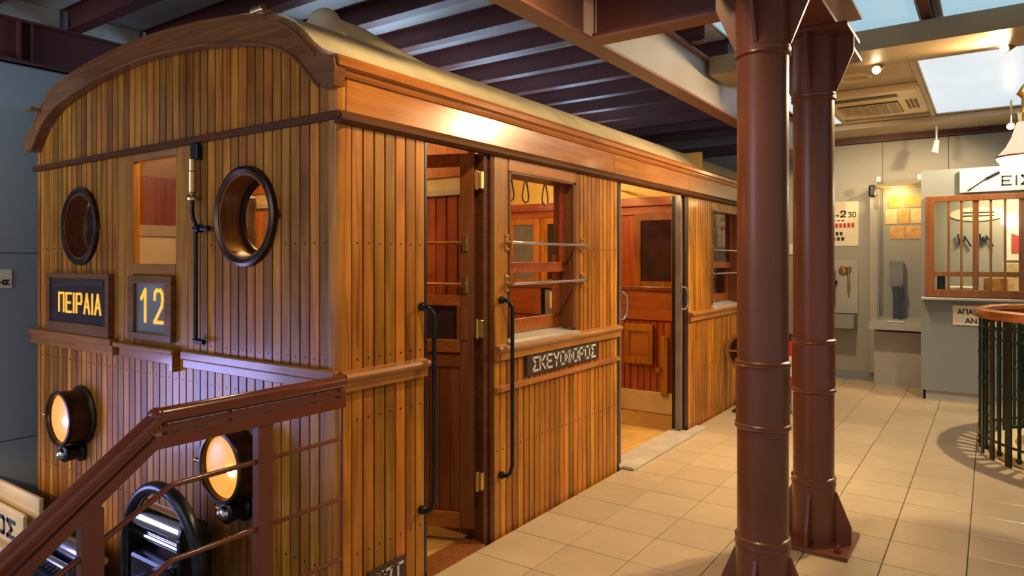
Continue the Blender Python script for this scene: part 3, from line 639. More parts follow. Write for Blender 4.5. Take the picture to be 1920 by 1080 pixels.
# ---- second doorway: sliding leaves pushed back into their pockets
MB().box(-0.12, 0.0, 2.47, 2.50, -0.02, 2.0, 0.002).obj('door_jamb', 'black', car)
for y0, y1, yh in ((2.50, 2.555, 2.545), (3.70, 3.755, 3.72)):
    l = MB().box(-0.06, -0.02, y0, y1, 0.02, 2.0, 0.003).obj('sliding_door', 'doorwood', car)
    MB().box(-0.064, -0.016, y1-0.006 if y0 < 3 else y0-0.004, y1+0.004 if y0 < 3 else y0+0.006, 0.02, 2.0).obj('edge_strip', 'greypane', l, smooth=False)
    MB().tube([(-0.02, yh-0.012, 1.225), (0.015, yh-0.008, 1.225), (0.028, yh+0.02, 1.20), (0.03, yh+0.022, 1.13), (0.028, yh+0.02, 1.07), (0.015, yh-0.008, 1.04), (-0.02, yh-0.012, 1.04)], 0.0085, 10).box(-0.022, -0.012, yh-0.025, yh+0.0, 1.0, 1.27, 0.003).obj('door_handle', 'chrome', l)
MB().box(-0.12, -0.005, 3.755, 3.83, -0.02, 2.0, 0.003).obj('door_jamb', 'black', car)
MB().box(-0.12, 0.02, 2.50, 3.755, -0.03, 0.012, 0.003).obj('threshold', 'sill', car)
MB().box(0.025, 0.11, 2.50, 3.95, 0.002, 0.022, 0.004).obj('door_step', 'sill', car)
# ---- other outer walls, floor, underframe
lw = MB().box(XW+0.03, XW+0.05, 0.0, Y1, -0.12, 2.2).obj('far_side_wall', 'redwood', car, smooth=False)
for k in range(40):
    y0 = 0.06 + k*(6.83/40); plank('plank', 'plank', lw, 'x', y0, y0+6.83/40, -0.12, 2.2, d=-0.03, base=XW, ch=(0.0055, -0.02))
MB().box(XW+0.03, -0.03, Y1-0.05, Y1, -0.12, 2.2).obj('rear_wall', 'redwood', car, smooth=False)
MB().box(XW+0.05, -0.03, 0.05, Y1-0.05, -0.10, -0.005).obj('car_floor', 'carfloor', car, smooth=False)
uf = MB().box(XW+0.15, -0.12, 0.20, Y1-0.2, -0.42, -0.12).obj('underframe', 'black_iron', car, smooth=False)
for y in (0.95, 1.95, 5.0, 6.0):
    for x in (-2.15, -0.70):
        MB().lathe([(0.05, -0.06), (0.24, -0.05), (0.24, 0.02), (0.27, 0.02), (0.27, 0.05), (0.05, 0.06)], (x, y, -0.66), 'x', 28).obj('wheel', 'black_iron', uf)
    MB().cyl((-2.25, y, -0.66), (-0.6, y, -0.66), 0.05).obj('axle', 'black_iron', uf)
    for x in (-2.05, -0.8): MB().box(x-0.04, x+0.04, y-0.12, y+0.12, -0.62, -0.42, 0.01).obj('axle_box', 'black_iron', uf)
# ---- interior
# cab bulkhead
cb = MB().box(XW+0.06, -0.14, 1.03, 1.05, 0.0, 2.18).obj('cab_bulkhead', 'redwood_x', car, smooth=False)
nbk = 34
for k in range(nbk):
    x0 = XW+0.06 + k*((-0.14-XW-0.06)/nbk); x1 = x0 + (-0.14-XW-0.06)/nbk
    plank('plank', 'plank' if x0 < -0.9 else 'redwood', cb, 'y', x0, x1, 0.0, 1.80, d=0.03, base=1.0)
MB().box(XW+0.06, -0.14, 0.985, 1.03, 1.80, 1.83).obj('picture_rail', 'sill', cb, smooth=False)
MB().box(XW+0.06, -0.14, 0.99, 1.03, 1.90, 2.18).obj('upper_panel', 'plank', cb, smooth=False)
MB().box(XW+0.06, -0.14, 1.0, 1.03, 1.83, 1.90).obj('upper_panel', 'kick', cb, smooth=False)
# cab equipment
cs = MB().cyl((-1.12, 0.36, 0.0), (-1.12, 0.36, 1.46), 0.05).lathe([(0.03, 1.46), (0.032, 1.60), (0.026, 1.62), (0.026, 1.72), (0.03, 1.73), (0.03, 1.78), (0.001, 1.80)], (-1.12, 0.36, 0), 'z', 20).obj('controller_stand', 'greypane', car)
MB().lathe([(0.05, -0.012), (0.055, 0), (0.05, 0.012), (0.001, 0.014)], (-1.11, 0.30, 1.49), 'y', 20).obj('round_handle', 'black', cs)
# left side of the cab: lit orange post and cream blind
MB().box(XW+0.05, XW+0.12, 0.30, 0.42, 0.0, 2.1, 0.005).obj('cab_post', 'plank', car)
MB().box(XW+0.055, XW+0.07, 0.42, 0.98, 1.0, 1.62).obj('cream_blind', 'paper', car, smooth=False)
MB().box(XW+0.055, XW+0.09, 0.42, 0.98, 1.62, 1.70, 0.004).obj('blind_roller', 'sill', car)
# saloon partition
pt = MB().box(XW+0.05, -0.05, 4.30, 4.33, 0.0, 2.44).obj('saloon_partition', 'redwood', car, smooth=False)
for k in range(40):
    x0 = XW+0.06 + k*0.068
    if x0 + 0.068 > -0.06: break
    plank('plank', 'redwood', pt, 'y', x0, x0+0.068, 0.20, 0.86, d=0.014, base=4.286)
MB().box(XW+0.05, -0.05, 4.28, 4.30, 2.05, 2.44).obj('upper_panel', 'yellow', pt, smooth=False)
MB().box(XW+0.05, -0.05, 4.262, 4.30, 1.97, 2.05, 0.006).box(XW+0.05, -0.05, 4.27, 4.30, 1.89, 1.94, 0.004).obj('head_rail', 'redwood_x', pt)
MB().box(XW+0.05, -0.05, 4.27, 4.30, 0.88, 1.16, 0.004).obj('dado_panel', 'redwood_x', pt)
MB().box(XW+0.05, -0.05, 4.25, 4.30, 1.16, 1.20, 0.006).obj('dado_rail', 'doorwood', pt)
MB().box(XW+0.05, -0.05, 4.27, 4.30, 0.0, 0.20, 0.004).obj('kickboard', 'kick', pt)
for x0, x1, mt in ((-0.64, -0.33, 'darkglass'), (-2.14, -1.87, 'greypane'), (-1.70, -1.45, 'darkglass')):
    fm = MB().box(x0-0.07, x1+0.07, 4.268, 4.30, 1.20, 1.25).box(x0-0.07, x1+0.07, 4.268, 4.30, 1.83, 1.89).box(x0-0.07, x0, 4.268, 4.30, 1.25, 1.83).box(x1, x1+0.07, 4.268, 4.30, 1.25, 1.83).obj('partition_window', 'plank', pt, smooth=False)
    MB().box(x0, x1, 4.284, 4.29, 1.25, 1.83).obj('pane', mt, fm, smooth=False)
MB().box(-1.78, -1.36, 4.27, 4.30, 0.10, 1.20, 0.004).obj('partition_door', 'plank', pt)
MB().box(-1.72, -1.42, 4.262, 4.275, 0.72, 1.14).obj('door_panel', 'greypane', pt, smooth=False)
MB().box(-1.66, -1.48, 4.258, 4.263, 0.95, 1.12).obj('notice', 'paper', pt, smooth=False)
fs = MB().box(-0.79, -0.50, 4.22, 4.27, 0.77, 0.84, 0.005).box(-0.79, -0.50, 4.22, 4.27, 0.46, 0.53, 0.005).box(-0.55, -0.50, 4.22, 4.27, 0.53, 0.77).box(-0.79, -0.74, 4.22, 4.27, 0.53, 0.77).obj('folding_seat', 'plank', pt)
MB().box(-0.74, -0.55, 4.24, 4.27, 0.53, 0.77).obj('seat_panel', 'rail_x', fs, smooth=False)
MB().box(-0.43, -0.36, 4.245, 4.275, 0.18, 0.74, 0.008).cyl((-0.44, 4.20, 0.42), (-0.44, 4.27, 0.42), 0.025).obj('seat_latch', 'plank', pt)
MB().tube([(-0.90, 4.24, 1.35), (-0.90, 4.20, 1.37), (-0.90, 4.20, 1.85), (-0.90, 4.24, 1.87)], 0.011).obj('grab_pole', 'chrome', pt)
# strap rail with hanging straps
sr = MB().cyl((-0.80, 1.1, 2.12), (-0.80, 4.26, 2.12), 0.012).obj('strap_rail', 'brass', car)
st = None
for y in (1.75, 2.05, 2.32, 2.52, 2.80, 3.10, 3.45):
    if st is None:
        y00 = y; P0 = Vector((-0.80, y, 2.12))
        pts = [(0, 0, 0), (0, 0.004, -0.06)] + [(0, 0.045*math.sin(t), -0.15 - 0.075*math.cos(t+PI)*-1) for t in [PI*(0.15+1.7*i/14) for i in range(15)]] + [(0, -0.004, -0.06)]
        pts = [(0, 0, 0), (0, 0.006, -0.05), (0, 0.03, -0.12), (0, 0.045, -0.18), (0, 0.035, -0.215), (0, 0, -0.23), (0, -0.035, -0.215), (0, -0.045, -0.18), (0, -0.03, -0.12), (0, -0.006, -0.05), (0, 0, 0)]
        st = MB().tube([P0 + Vector(p) for p in pts], 0.006, 8).obj('hanging_strap', 'black', car)
    else: clone(st, (0, y-y00, 0), car)
# poster inside behind the rear window
po_ = MB().box(-0.312, -0.30, 5.28, 5.78, 1.26, 1.80).obj('poster', 'white', car, smooth=False, label='white poster with red print')
for z, q in ((1.68, 0.05), (1.55, 0.03), (1.44, 0.05), (1.33, 0.04)):
    for k in range(6): MB().box(-0.30, -0.298, 5.31+0.075*k, 5.365+0.075*k, z-q-0.015*(k % 2), z+q).obj('print_mark', 'redink', po_, smooth=False)
MB().box(-0.36, -0.312, 4.95, 6.3, 0.0, 2.05).obj('inner_panel', 'redwood', car, smooth=False)
# ceiling lamps of the car
for y in (0.55, 1.9, 3.2, 5.4):
    l = MB().lathe([(0.06, 0.0), (0.055, -0.03), (0.03, -0.045), (0.001, -0.05)], (XC+0.25, y, 2.40), 'z', 20).obj('ceiling_lamp', 'carlamp', car)
for y, e in ((0.55, 20), (1.9, 14), (3.2, 24), (5.4, 14)):
    light('car_lamp_light', 'POINT', (XC+0.25, y, 2.25), e, (1.0, 0.68, 0.32), shadow_soft_size=0.06)

# ================================================================= COLUMNS
def column(x, y, label):
    e = empty('steel_column', (x, y, 0), label, 'column', 'maroon steel columns')
    r = 0.099
    MB().cyl((x, y, 0.02), (x, y, 2.585), r, n=48).obj('shaft', 'column', e)
    for z, h in ((2.285, 0.03), (1.035, 0.022), (0.785, 0.022), (0.32, 0.04)):
        MB().lathe([(r, -h/2-0.004), (r+0.006, -h/2), (r+0.010, -h/2+0.004), (r+0.007, 0), (r+0.010, h/2-0.004), (r+0.006, h/2), (r, h/2+0.004)], (x, y, z), 'z', 48).obj('ring_band', 'column', e)
    MB().lathe([(r, 0.02), (r+0.006, 0.02), (r+0.006, 0.30), (r, 0.30)], (x, y, 0), 'z', 48, closed=True).obj('foot_sleeve', 'column', e)
    MB().lathe([(r, 2.30), (r+0.006, 2.30), (r+0.006, 2.585), (r, 2.585)], (x, y, 0), 'z', 48, closed=True).obj('head_sleeve', 'column', e)
    MB().lathe([(r, 0.785), (r+0.005, 0.785), (r+0.005, 1.035), (r, 1.035)], (x, y, 0), 'z', 48, closed=True).obj('middle_sleeve', 'column', e)
    s = 0.19
    MB().box(x-s, x+s, y-s, y+s, 0.0, 0.02, 0.003).obj('base_plate', 'column', e)
    MB().box(x-s, x+s, y-s, y+s, 2.585, 2.605, 0.003).obj('cap_plate', 'column', e)
    for k in range(4):
        R = Matrix.Translation((x, y, 0)) @ Matrix.Rotation(k*PI/2, 4, 'Z')
        MB().ext([(0.08, 0.02), (0.18, 0.02), (0.18, 0.10), (0.11, 0.27), (0.08, 0.27)], -0.007, 0.007, 'y').xf(R).obj('gusset', 'column', e, smooth=False)
        MB().ext([(0.08, 2.585), (0.19, 2.585), (0.19, 2.50), (0.11, 2.31), (0.08, 2.31)], -0.007, 0.007, 'y').xf(R).obj('gusset', 'column', e, smooth=False)
        MB().cyl((0.14, 0.14, 0.02), (0.14, 0.14, 0.034), 0.018, n=6).cyl((0.14, 0.14, 0.03), (0.14, 0.14, 0.052), 0.009, n=10).xf(R).obj('bolt', 'column', e)
column(1.362, 1.02, 'nearer maroon steel column of the pair, base cut off by the frame')
column(1.367, 1.965, 'farther maroon steel column of the pair, with bolted base plate on the tiles')

# ================================================================= STAIR RAILING
rl = empty('stair_railing', (0.03, -0.4, 0.0), 'red-brown painted steel railing sloping down in front of the car', 'railing')
sl = 0.755
def rp(y, z): # height along the railing, z at the level part
    return z if y >= -0.755 else z - sl*(-0.755-y)
def railpath(z, y0, y1): return [(0.03, y0, rp(y0, z)), (0.03, -0.735, z), (0.03, -0.755, z-0.004), (0.03, -0.775, rp(-0.775, z)), (0.03, y1, rp(y1, z))]
MB().tube([(0.03, -0.012, 0.972), (0.03, -0.74, 0.972)], 0.026, 20).obj('handrail', 'railing', rl)
MB().tube([(0.03, -0.735, 0.975), (0.03, -1.75, rp(-1.75, 0.965))], 0.026, 20).sphere((0.03, -0.745, 0.972), 0.028).obj('handrail', 'railing', rl)
def bar(z0, z1, x0, x1, ya, yb):
    pf = [(ya, rp(ya, z0)), (-0.755, z0), (yb, rp(yb, z0)), (yb, rp(yb, z1)), (-0.755, z1), (ya, rp(ya, z1))]
    return MB().ext(pf, x0, x1, 'x')
bar(0.925, 0.94, 0.012, 0.048, -0.012, -1.75).obj('flat_bar', 'railing', rl, smooth=False)
bar(0.875, 0.915, 0.008, 0.052, -0.012, -1.75).obj('lower_bar', 'railing', rl, smooth=False)
for y in (-0.15, -0.5, -0.72): MB().cyl((0.03, y, 0.91), (0.03, y, 0.96), 0.008).obj('rail_stud', 'railing', rl)
for z in (0.75, 0.515, 0.278):
    MB().tube([(0.03, -0.018, z), (0.03, -0.36, z)], 0.008, 10).obj('thin_rod', 'railing', rl)
    MB().tube([(0.03, -0.36, z), (0.03, -0.695, z), (0.03, -0.705, z-0.003)] + [(0.03, y, z - 0.52*(-0.70-y)) for y in (-0.72, -0.94)], 0.009, 10).obj('thin_rod', 'railing', rl)
    MB().tube([(0.03, y, z - 0.52*(-0.70-y)) for y in (-0.94, -1.7)], 0.009, 10).obj('thin_rod', 'railing', rl)
for y, z1, z0 in ((-0.371, 0.88, 0.0), (-0.933, 0.745, -0.17), (-1.60, 0.24, -0.70)):
    MB().box(0.012, 0.048, y-0.03, y+0.03, z0, z1, 0.002).obj('post', 'railing', rl)
MB().cyl((0.03, -0.016, 0.0), (0.03, -0.016, 0.93), 0.006).obj('end_bar', 'railing', rl)

# ================================================================= EXHIBITS BELOW, IN FRONT OF THE CAR
pr = empty('printing_press', (-0.87, -0.27, -1.05), 'black iron machine with hoop-shaped rim and polished roller before the car front', 'machine')
arc = [(-1.165, -0.25, -0.50), (-1.17, -0.25, 0.10)] + [(-0.87 + 0.30*math.cos(t), -0.25, 0.14 + 0.305*math.sin(t)) for t in [PI - PI*i/20 for i in range(21)]] + [(-0.565, -0.25, 0.0), (-0.60, -0.25, -0.25), (-0.68, -0.25, -0.50)]
MB().tube(arc, 0.030, 14).obj('hoop', 'black_iron', pr)
MB().cyl((-1.13, -0.20, 0.265), (-0.72, -0.20, 0.265), 0.062, n=28).obj('roller', 'chrome', pr)
MB().cyl((-0.72, -0.20, 0.265), (-0.70, -0.20, 0.265), 0.066, n=28).obj('roller_end', 'black', pr)
MB().cyl((-1.15, -0.20, 0.265), (-1.13, -0.20, 0.265), 0.066, n=28).obj('roller_end', 'black', pr)
MB().cyl((-1.13, -0.20, 0.175), (-0.72, -0.20, 0.175), 0.028, n=20).obj('lower_roller', 'chrome', pr)
MB().box(-1.16, -1.13, -0.27, -0.12, -0.55, 0.26, 0.006).box(-0.72, -0.69, -0.27, -0.12, -0.55, 0.26, 0.006).box(-1.16, -0.69, -0.30, -0.10, -0.60, -0.52, 0.01).obj('frame', 'black_iron', pr)
MB().lathe([(0.02, -0.02), (0.11, -0.02), (0.11, 0.02), (0.02, 0.02)], (-0.80, -0.30, 0.02), 'y', 24).obj('gear_wheel', 'black_iron', pr)
MB().lathe([(0.02, -0.02), (0.07, -0.02), (0.07, 0.02), (0.02, 0.02)], (-1.0, -0.30, -0.03), 'y', 20).obj('gear_wheel', 'black_iron', pr)
MB().box(-1.10, -0.75, -0.28, -0.14, -0.02, 0.13, 0.02).obj('machine_body', 'black_iron', pr)
MB().box(-1.22, -0.62, -0.34, -0.07, -1.05, -0.60, 0.01).obj('plinth', 'signblack', pr)
# keyed office machine on a stand
tm = empty('keyed_machine', (-1.95, -0.33, -1.05), 'old office machine with rows of round keys and shiny rollers, low at the left', 'machine')
MB().box(-2.22, -1.68, -0.55, -0.10, -1.05, -0.34, 0.01).obj('stand', 'lightwood', tm)
MB().ext([(-0.52, -0.34), (-0.12, -0.34), (-0.12, -0.14), (-0.26, -0.14), (-0.52, -0.29)], -2.20, -1.70, 'x').obj('body', 'black_iron', tm, smooth=False)
for i, (y, z, r) in enumerate(((-0.19, -0.085, 0.05), (-0.27, -0.13, 0.022), (-0.12, -0.13, 0.022))):
    MB().cyl((-2.21, y, z), (-1.69, y, z), r, n=24).obj('roller', 'chrome', tm)
k0 = None
for r in range(4):
    for k in range(11):
        p = Vector((-2.17 + 0.042*k + 0.012*(r % 2), -0.31 - 0.052*r, -0.155 - 0.03*r))
        if k0 is None: k0 = MB().cyl(p, p + Vector((0, -0.006, 0.022)), 0.0135, n=10).obj('key', 'black', tm); kp = p
        else: clone(k0, p-kp, tm)
MB().box(-2.21, -1.69, -0.545, -0.52, -0.33, -0.285, 0.006).obj('front_bar', 'chrome', tm)
# pale display board with lit lettering
ds = empty('display_board', (-2.72, -0.30, -1.05), 'pale wooden display board with dark lettering at the lower left corner', 'board')
MB().box(-3.05, -2.24, -0.215, -0.19, -1.05, 0.115, 0.006).obj('panel', 'lightwood', ds)
MB().box(-3.05, -2.26, -0.30, -0.215, -1.05, -0.20, 0.006).obj('lower_panel', 'lightwood', ds)
sg = MB().box(-3.04, -2.29, -0.275, -0.25, -0.175, 0.03, 0.012).obj('sign_plate', 'lightwood', ds)
letters('lettering', 'ΟΣ', (-2.66, -0.275, -0.135), (1, 0, 0), (0, 0, 1), 0.27, 0.11, 'ink', sg, 0.022, depth=0.004, gap=0.5, label='dark Greek capital letters')
light('display_lamp', 'SPOT', (-2.6, -0.95, 0.55), 14, WARM, (-2.7, -0.35, -0.15), spot_size=1.3, spot_blend=0.7, shadow_soft_size=0.03)
# wall sign
ws = MB().box(-3.075, -3.066, -0.42, -0.06, 1.272, 1.392, 0.002).obj('wall_sign', 'paper', label='small cream sign with dark letters on the blue-grey wall', cat='sign')
letters('lettering', 'ΗΣ', (-3.066, -0.135, 1.292), (0, 1, 0), (0, 0, 1), 0.062, 0.034, 'ink', ws, 0.008, depth=0.002)

# ================================================================= BOOTH AND DISPLAYS AT THE BACK
bo = empty('ticket_booth', (2.6, 6.95, 0.0), 'grey ticket booth with barred wooden window and ledge', 'booth')
YB = 6.5; X0, X1 = 1.52, 3.7
front = MB().box(X0, X1, YB, YB+0.03, 0.10, 1.08).box(X0, X1, YB, YB+0.03, 2.11, 2.385).box(X0, X0+0.04, YB, YB+0.03, 1.08, 2.11).box(3.05, X1, YB, YB+0.03, 1.08, 2.11)
front.obj('front_panel', 'booth', bo, smooth=False)
MB().box(X0, X0+0.03, YB+0.03, 7.40, 0.10, 2.385).obj('side_panel', 'booth', bo, smooth=False)
MB().box(X0+0.03, X1, 7.30, 7.34, 0.10, 2.385).obj('back_panel', 'wallback', bo, smooth=False)
MB().box(X0+0.03, X1, YB+0.03, 7.30, 2.36, 2.385).obj('top_panel', 'booth', bo, smooth=False)
MB().box(X0+0.02, X1, YB+0.03, YB+0.05, 0.0, 0.10).box(X0+0.02, X0+0.04, YB+0.03, 7.4, 0.0, 0.10).obj('plinth', 'shelf', bo, smooth=False)
MB().box(X0+0.03, X1, YB+0.05, 7.3, 0.95, 0.98).obj('inner_desk', 'shelf', bo, smooth=False)
MB().box(X0+0.01, X1, YB-0.14, YB+0.01, 1.045, 1.068, 0.004).obj('ledge', 'shelf', bo)
wf = MB().box(1.56, 1.64, YB-0.035, YB+0.03, 1.075, 2.11, 0.004).box(1.64, 3.05, YB-0.035, YB+0.03, 2.05, 2.11, 0.004).box(1.64, 3.05, YB-0.035, YB+0.03, 1.075, 1.15, 0.004).box(2.98, 3.06, YB-0.035, YB+0.03, 1.075, 2.11, 0.004).obj('window_frame', 'boothwood', bo)
MB().box(1.64, 2.98, YB-0.02, YB+0.02, 1.285, 1.335, 0.003).obj('cross_rail', 'boothwood', wf)
for x, ww_ in ((1.765, 0.011), (1.875, 0.011), (1.995, 0.026), (2.12, 0.011), (2.235, 0.011), (2.37, 0.026), (2.49, 0.011), (2.61, 0.011), (2.74, 0.026), (2.86, 0.011)):
    MB().box(x-ww_, x+ww_, YB-0.025, YB+0.02, 1.15, 2.05, 0.003).obj('window_bar', 'boothwood', wf)
MB().box(1.64, 2.98, YB-0.004, YB, 1.335, 2.05).obj('pane', 'glass', wf, smooth=False)
light('booth_lamp', 'AREA', (2.3, 6.85, 2.33), 17, (1.0, 0.78, 0.42), (2.3, 6.95, 0.9), shape='DISK', size=0.35)
# things inside the booth
os_ = MB().cyl((0, 0, 0), (0, 0.008, 0), 1, n=40).xf(Matrix.Translation((2.0, 7.285, 1.96)) @ Matrix.Diagonal((0.26, 1, 0.075, 1))).obj('oval_sign', 'paper', label='cream oval sign on the back wall inside the booth', cat='sign')
for z in (1.975, 1.94):
    MB().box(1.85, 2.15, 7.283, 7.285, z-0.008, z+0.008).obj('print_line', 'ink', os_, smooth=False)
tl = empty('hanging_tools', (1.98, 7.27, 1.52), 'pair of small metal tools hanging on the booth back wall', 'tools')
for k, x in enumerate((1.88, 2.08)):
    MB().tube([(x-0.06, 7.27, 1.74), (x-0.05, 7.27, 1.62), (x, 7.27, 1.72), (x+0.06, 7.27, 1.60)], 0.011, 8).sphere((x-0.02, 7.27, 1.68), 0.03, n=8).obj('tool', 'black_iron', tl)
bp = MB().box(2.26, 2.62, 7.285, 7.298, 1.45, 1.86).obj('booth_poster', 'white', label='white poster with red and yellow print inside the booth', cat='poster')
MB().add([(2.30, 7.283, 1.52), (2.58, 7.283, 1.52), (2.58, 7.283, 1.62), (2.30, 7.283, 1.74)], [(0, 1, 2, 3)]).obj('red_print', 'redink', bp, smooth=False)
MB().box(2.40, 2.60, 7.281, 7.284, 1.50, 1.57).obj('yellow_print', 'oldpaper', bp, smooth=False)
MB().cyl((2.42, 7.15, 1.82), (2.42, 7.15, 2.36), 0.014).obj('lamp_stem', 'black', label='black lamp stem hanging from the booth ceiling', cat='lamp')
fan = empty('desk_fan', (2.47, 6.95, 0.98), 'small round black desk fan behind the booth window', 'fan')
MB().lathe([(0.09, 0), (0.10, 0.02), (0.09, 0.04), (0.08, 0.02)], (2.47, 6.95, 1.50), 'y', 24, closed=True).obj('guard', 'black', fan)
MB().cyl((2.47, 6.98, 0.98), (2.47, 6.98, 1.5), 0.018).box(2.41, 2.53, 6.90, 7.02, 0.98, 1.0).obj('stand', 'black', fan)
MB().box(2.22, 2.36, 6.97, 7.05, 0.98, 1.42, 0.004).obj('ticket_box', 'oldpaper2', label='tall cream box behind the booth bars', cat='box')
MB().box(1.66, 1.73, 6.58, 6.66, 0.98, 1.30, 0.012).obj('ink_stamp', 'black', label='black stamp holder at the left end of the booth desk', cat='stamp')
MB().box(1.76, 2.02, 6.60, 6.85, 0.98, 1.175, 0.01).obj('paper_stack', 'paper', label='low pile of white papers on the booth desk', cat='papers')
for k, x in enumerate((2.06, 2.40, 2.62)):
    MB().box(x, x+0.20, 6.56, 6.572, 1.0, 1.27, 0.002).obj('ticket_card', 'oldpaper', label=('yellow ticket card nearest the booth window middle post', 'second yellow ticket card in the booth window', 'third yellow ticket card, at the far right of the booth window')[k], cat='card', group='ticket cards')
# booth signs
sb = MB().box(1.86, 3.1, YB-0.03, YB-0.012, 2.135, 2.37, 0.003).obj('booth_sign', 'white', label='white sign with dark capital letters and pointer above the booth window', cat='sign')
letters('lettering', 'ΕΙΣ', (2.205, YB-0.03, 2.185), (1, 0, 0), (0, 0, 1), 0.24, 0.10, 'ink', sb, 0.016, depth=0.002, gap=0.6)
MB().cyl((1.94, YB-0.033, 2.16), (2.08, YB-0.033, 2.265), 0.005, n=8).cyl((2.08, YB-0.033, 2.265), (2.19, YB-0.033, 2.325), 0.012, n=8).cyl((1.92, YB-0.033, 2.15), (1.955, YB-0.033, 2.172), 0.001, 0.01, n=8).obj('pointer', 'black', sb)
s2 = MB().box(1.80, 2.22, YB-0.012, YB-0.001, 0.79, 0.99, 0.002).obj('notice_sign', 'paper', label='cream notice with two lines of dark capitals below the booth ledge', cat='sign')
letters('lettering', 'ΑΠΑΓ', (1.84, YB-0.012, 0.90), (1, 0, 0), (0, 0, 1), 0.18, 0.055, 'ink', s2, 0.010, depth=0.002)
letters('lettering', 'ΑΝ', (1.905, YB-0.012, 0.81), (1, 0, 0), (0, 0, 1), 0.10, 0.055, 'ink', s2, 0.010, depth=0.002)
# glass display case with old documents and apparatus
gc = empty('display_case', (1.26, 7.15, 0.0), 'glass-fronted wall case with pale shelf left of the booth', 'display case')
MB().box(1.0, 1.50, 7.16, 7.40, 0.0, 0.62).obj('base_cabinet', 'shelf', gc, smooth=False)
MB().ext([(6.96, 0.66), (7.40, 0.72), (7.40, 0.78), (6.96, 0.73)], 0.97, 1.51, 'x').obj('shelf', 'shelf', gc, smooth=False)
MB().box(1.03, 1.05, 7.14, 7.40, 0.75, 2.38).obj('side_glass', 'glass', gc, smooth=False)
MB().box(1.05, 1.50, 7.14, 7.15, 0.75, 2.38).obj('pane', 'glass', gc, smooth=False)
MB().box(1.03, 1.50, 7.14, 7.40, 2.30, 2.33).obj('top_board', 'bulk', gc, smooth=False)
for x in (1.05, 1.46): MB().box(x-0.02, x+0.02, 7.12, 7.16, 2.36, 2.42, 0.004).obj('clamp', 'white', gc)
MB().box(0.96, 1.03, 7.0, 7.14, 2.18, 2.32, 0.02).obj('case_lamp', 'black', gc)
MB().box(0.93, 1.03, 7.36, 7.404, 0.10, 2.30).obj('side_strip', 'shelf', gc, smooth=False)
light('case_lamp_light', 'POINT', (1.22, 7.22, 2.22), 5, (1.0, 0.72, 0.32), shadow_soft_size=0.04)
docs = [(1.12, 2.07, 0.14, 0.14, 'oldpaper'), (1.28, 2.07, 0.20, 0.14, 'oldpaper'), (1.09, 1.88, 0.12, 0.17, 'oldpaper2'), (1.225, 1.88, 0.115, 0.17, 'oldpaper'), (1.355, 1.88, 0.11, 0.17, 'oldpaper2'), (1.14, 1.70, 0.15, 0.15, 'oldpaper'), (1.30, 1.70, 0.17, 0.15, 'oldpaper')]
dl = ['top left orange document in the glass case', 'top right wide orange document in the glass case', 'pale document at the left of the middle row in the glass case', 'orange document in the centre of the middle row in the glass case', 'pale document at the right of the middle row in the glass case', 'bottom left orange document in the glass case', 'bottom right orange document in the glass case']
for (x, z, a, b, mt), lb in zip(docs, dl):
    MB().box(x, x+a, 7.398, 7.404, z, z+b, 0.001).obj('old_document', mt, label=lb, cat='document', group='documents in the glass case')
ap = empty('apparatus', (1.24, 7.28, 0.75), 'grey metal coin apparatus standing on the shelf in the glass case', 'apparatus')
MB().box(1.15, 1.29, 7.26, 7.36, 1.14, 1.44, 0.006).obj('box', 'greypane', ap)
MB().box(1.18, 1.30, 7.28, 7.36, 0.755, 1.14, 0.006).obj('pillar', 'greeniron', ap)
MB().cyl((1.255, 7.25, 0.76), (1.255, 7.25, 1.10), 0.014).lathe([(0.02, 0), (0.04, 0.03), (0.04, 0.10), (0.015, 0.13)], (1.265, 7.25, 1.03), 'z', 16).obj('lever', 'black', ap)
MB().box(1.15, 1.32, 7.02, 7.12, 0.745, 0.755).obj('caption_card', 'white', label='small white caption card on the case shelf', cat='card')
# wall telephone niche
nt = empty('wall_telephone', (0.64, 7.38, 0.62), 'old wall telephone with brass receiver above a grey box', 'telephone')
MB().box(0.42, 0.80, 7.37, 7.404, 0.80, 1.45, 0.006).obj('backboard', 'shelf', nt)
MB().ext([(7.12, 0.64), (7.404, 0.60), (7.404, 0.79), (7.12, 0.79)], 0.42, 0.79, 'x').obj('box_shelf', 'booth', nt, smooth=False)
MB().lathe([(0.045, 0), (0.05, -0.03), (0.035, -0.05), (0.001, -0.055)], (0.64, 7.37, 1.33), 'y', 20).obj('bell', 'brass', nt)
MB().tube([(0.70, 7.31, 1.32), (0.71, 7.30, 1.2), (0.705, 7.31, 1.06)], 0.014, 10).lathe([(0.015, 0), (0.035, 0.04), (0.035, 0.05)], (0.70, 7.31, 1.32), 'z', 14).obj('receiver', 'brass', nt)
MB().cyl((0.54, 7.32, 0.9), (0.54, 7.32, 1.32), 0.018).lathe([(0.018, 0), (0.045, 0.05), (0.045, 0.06)], (0.54, 7.32, 1.14), 'z', 16).obj('mouthpiece', 'black', nt)
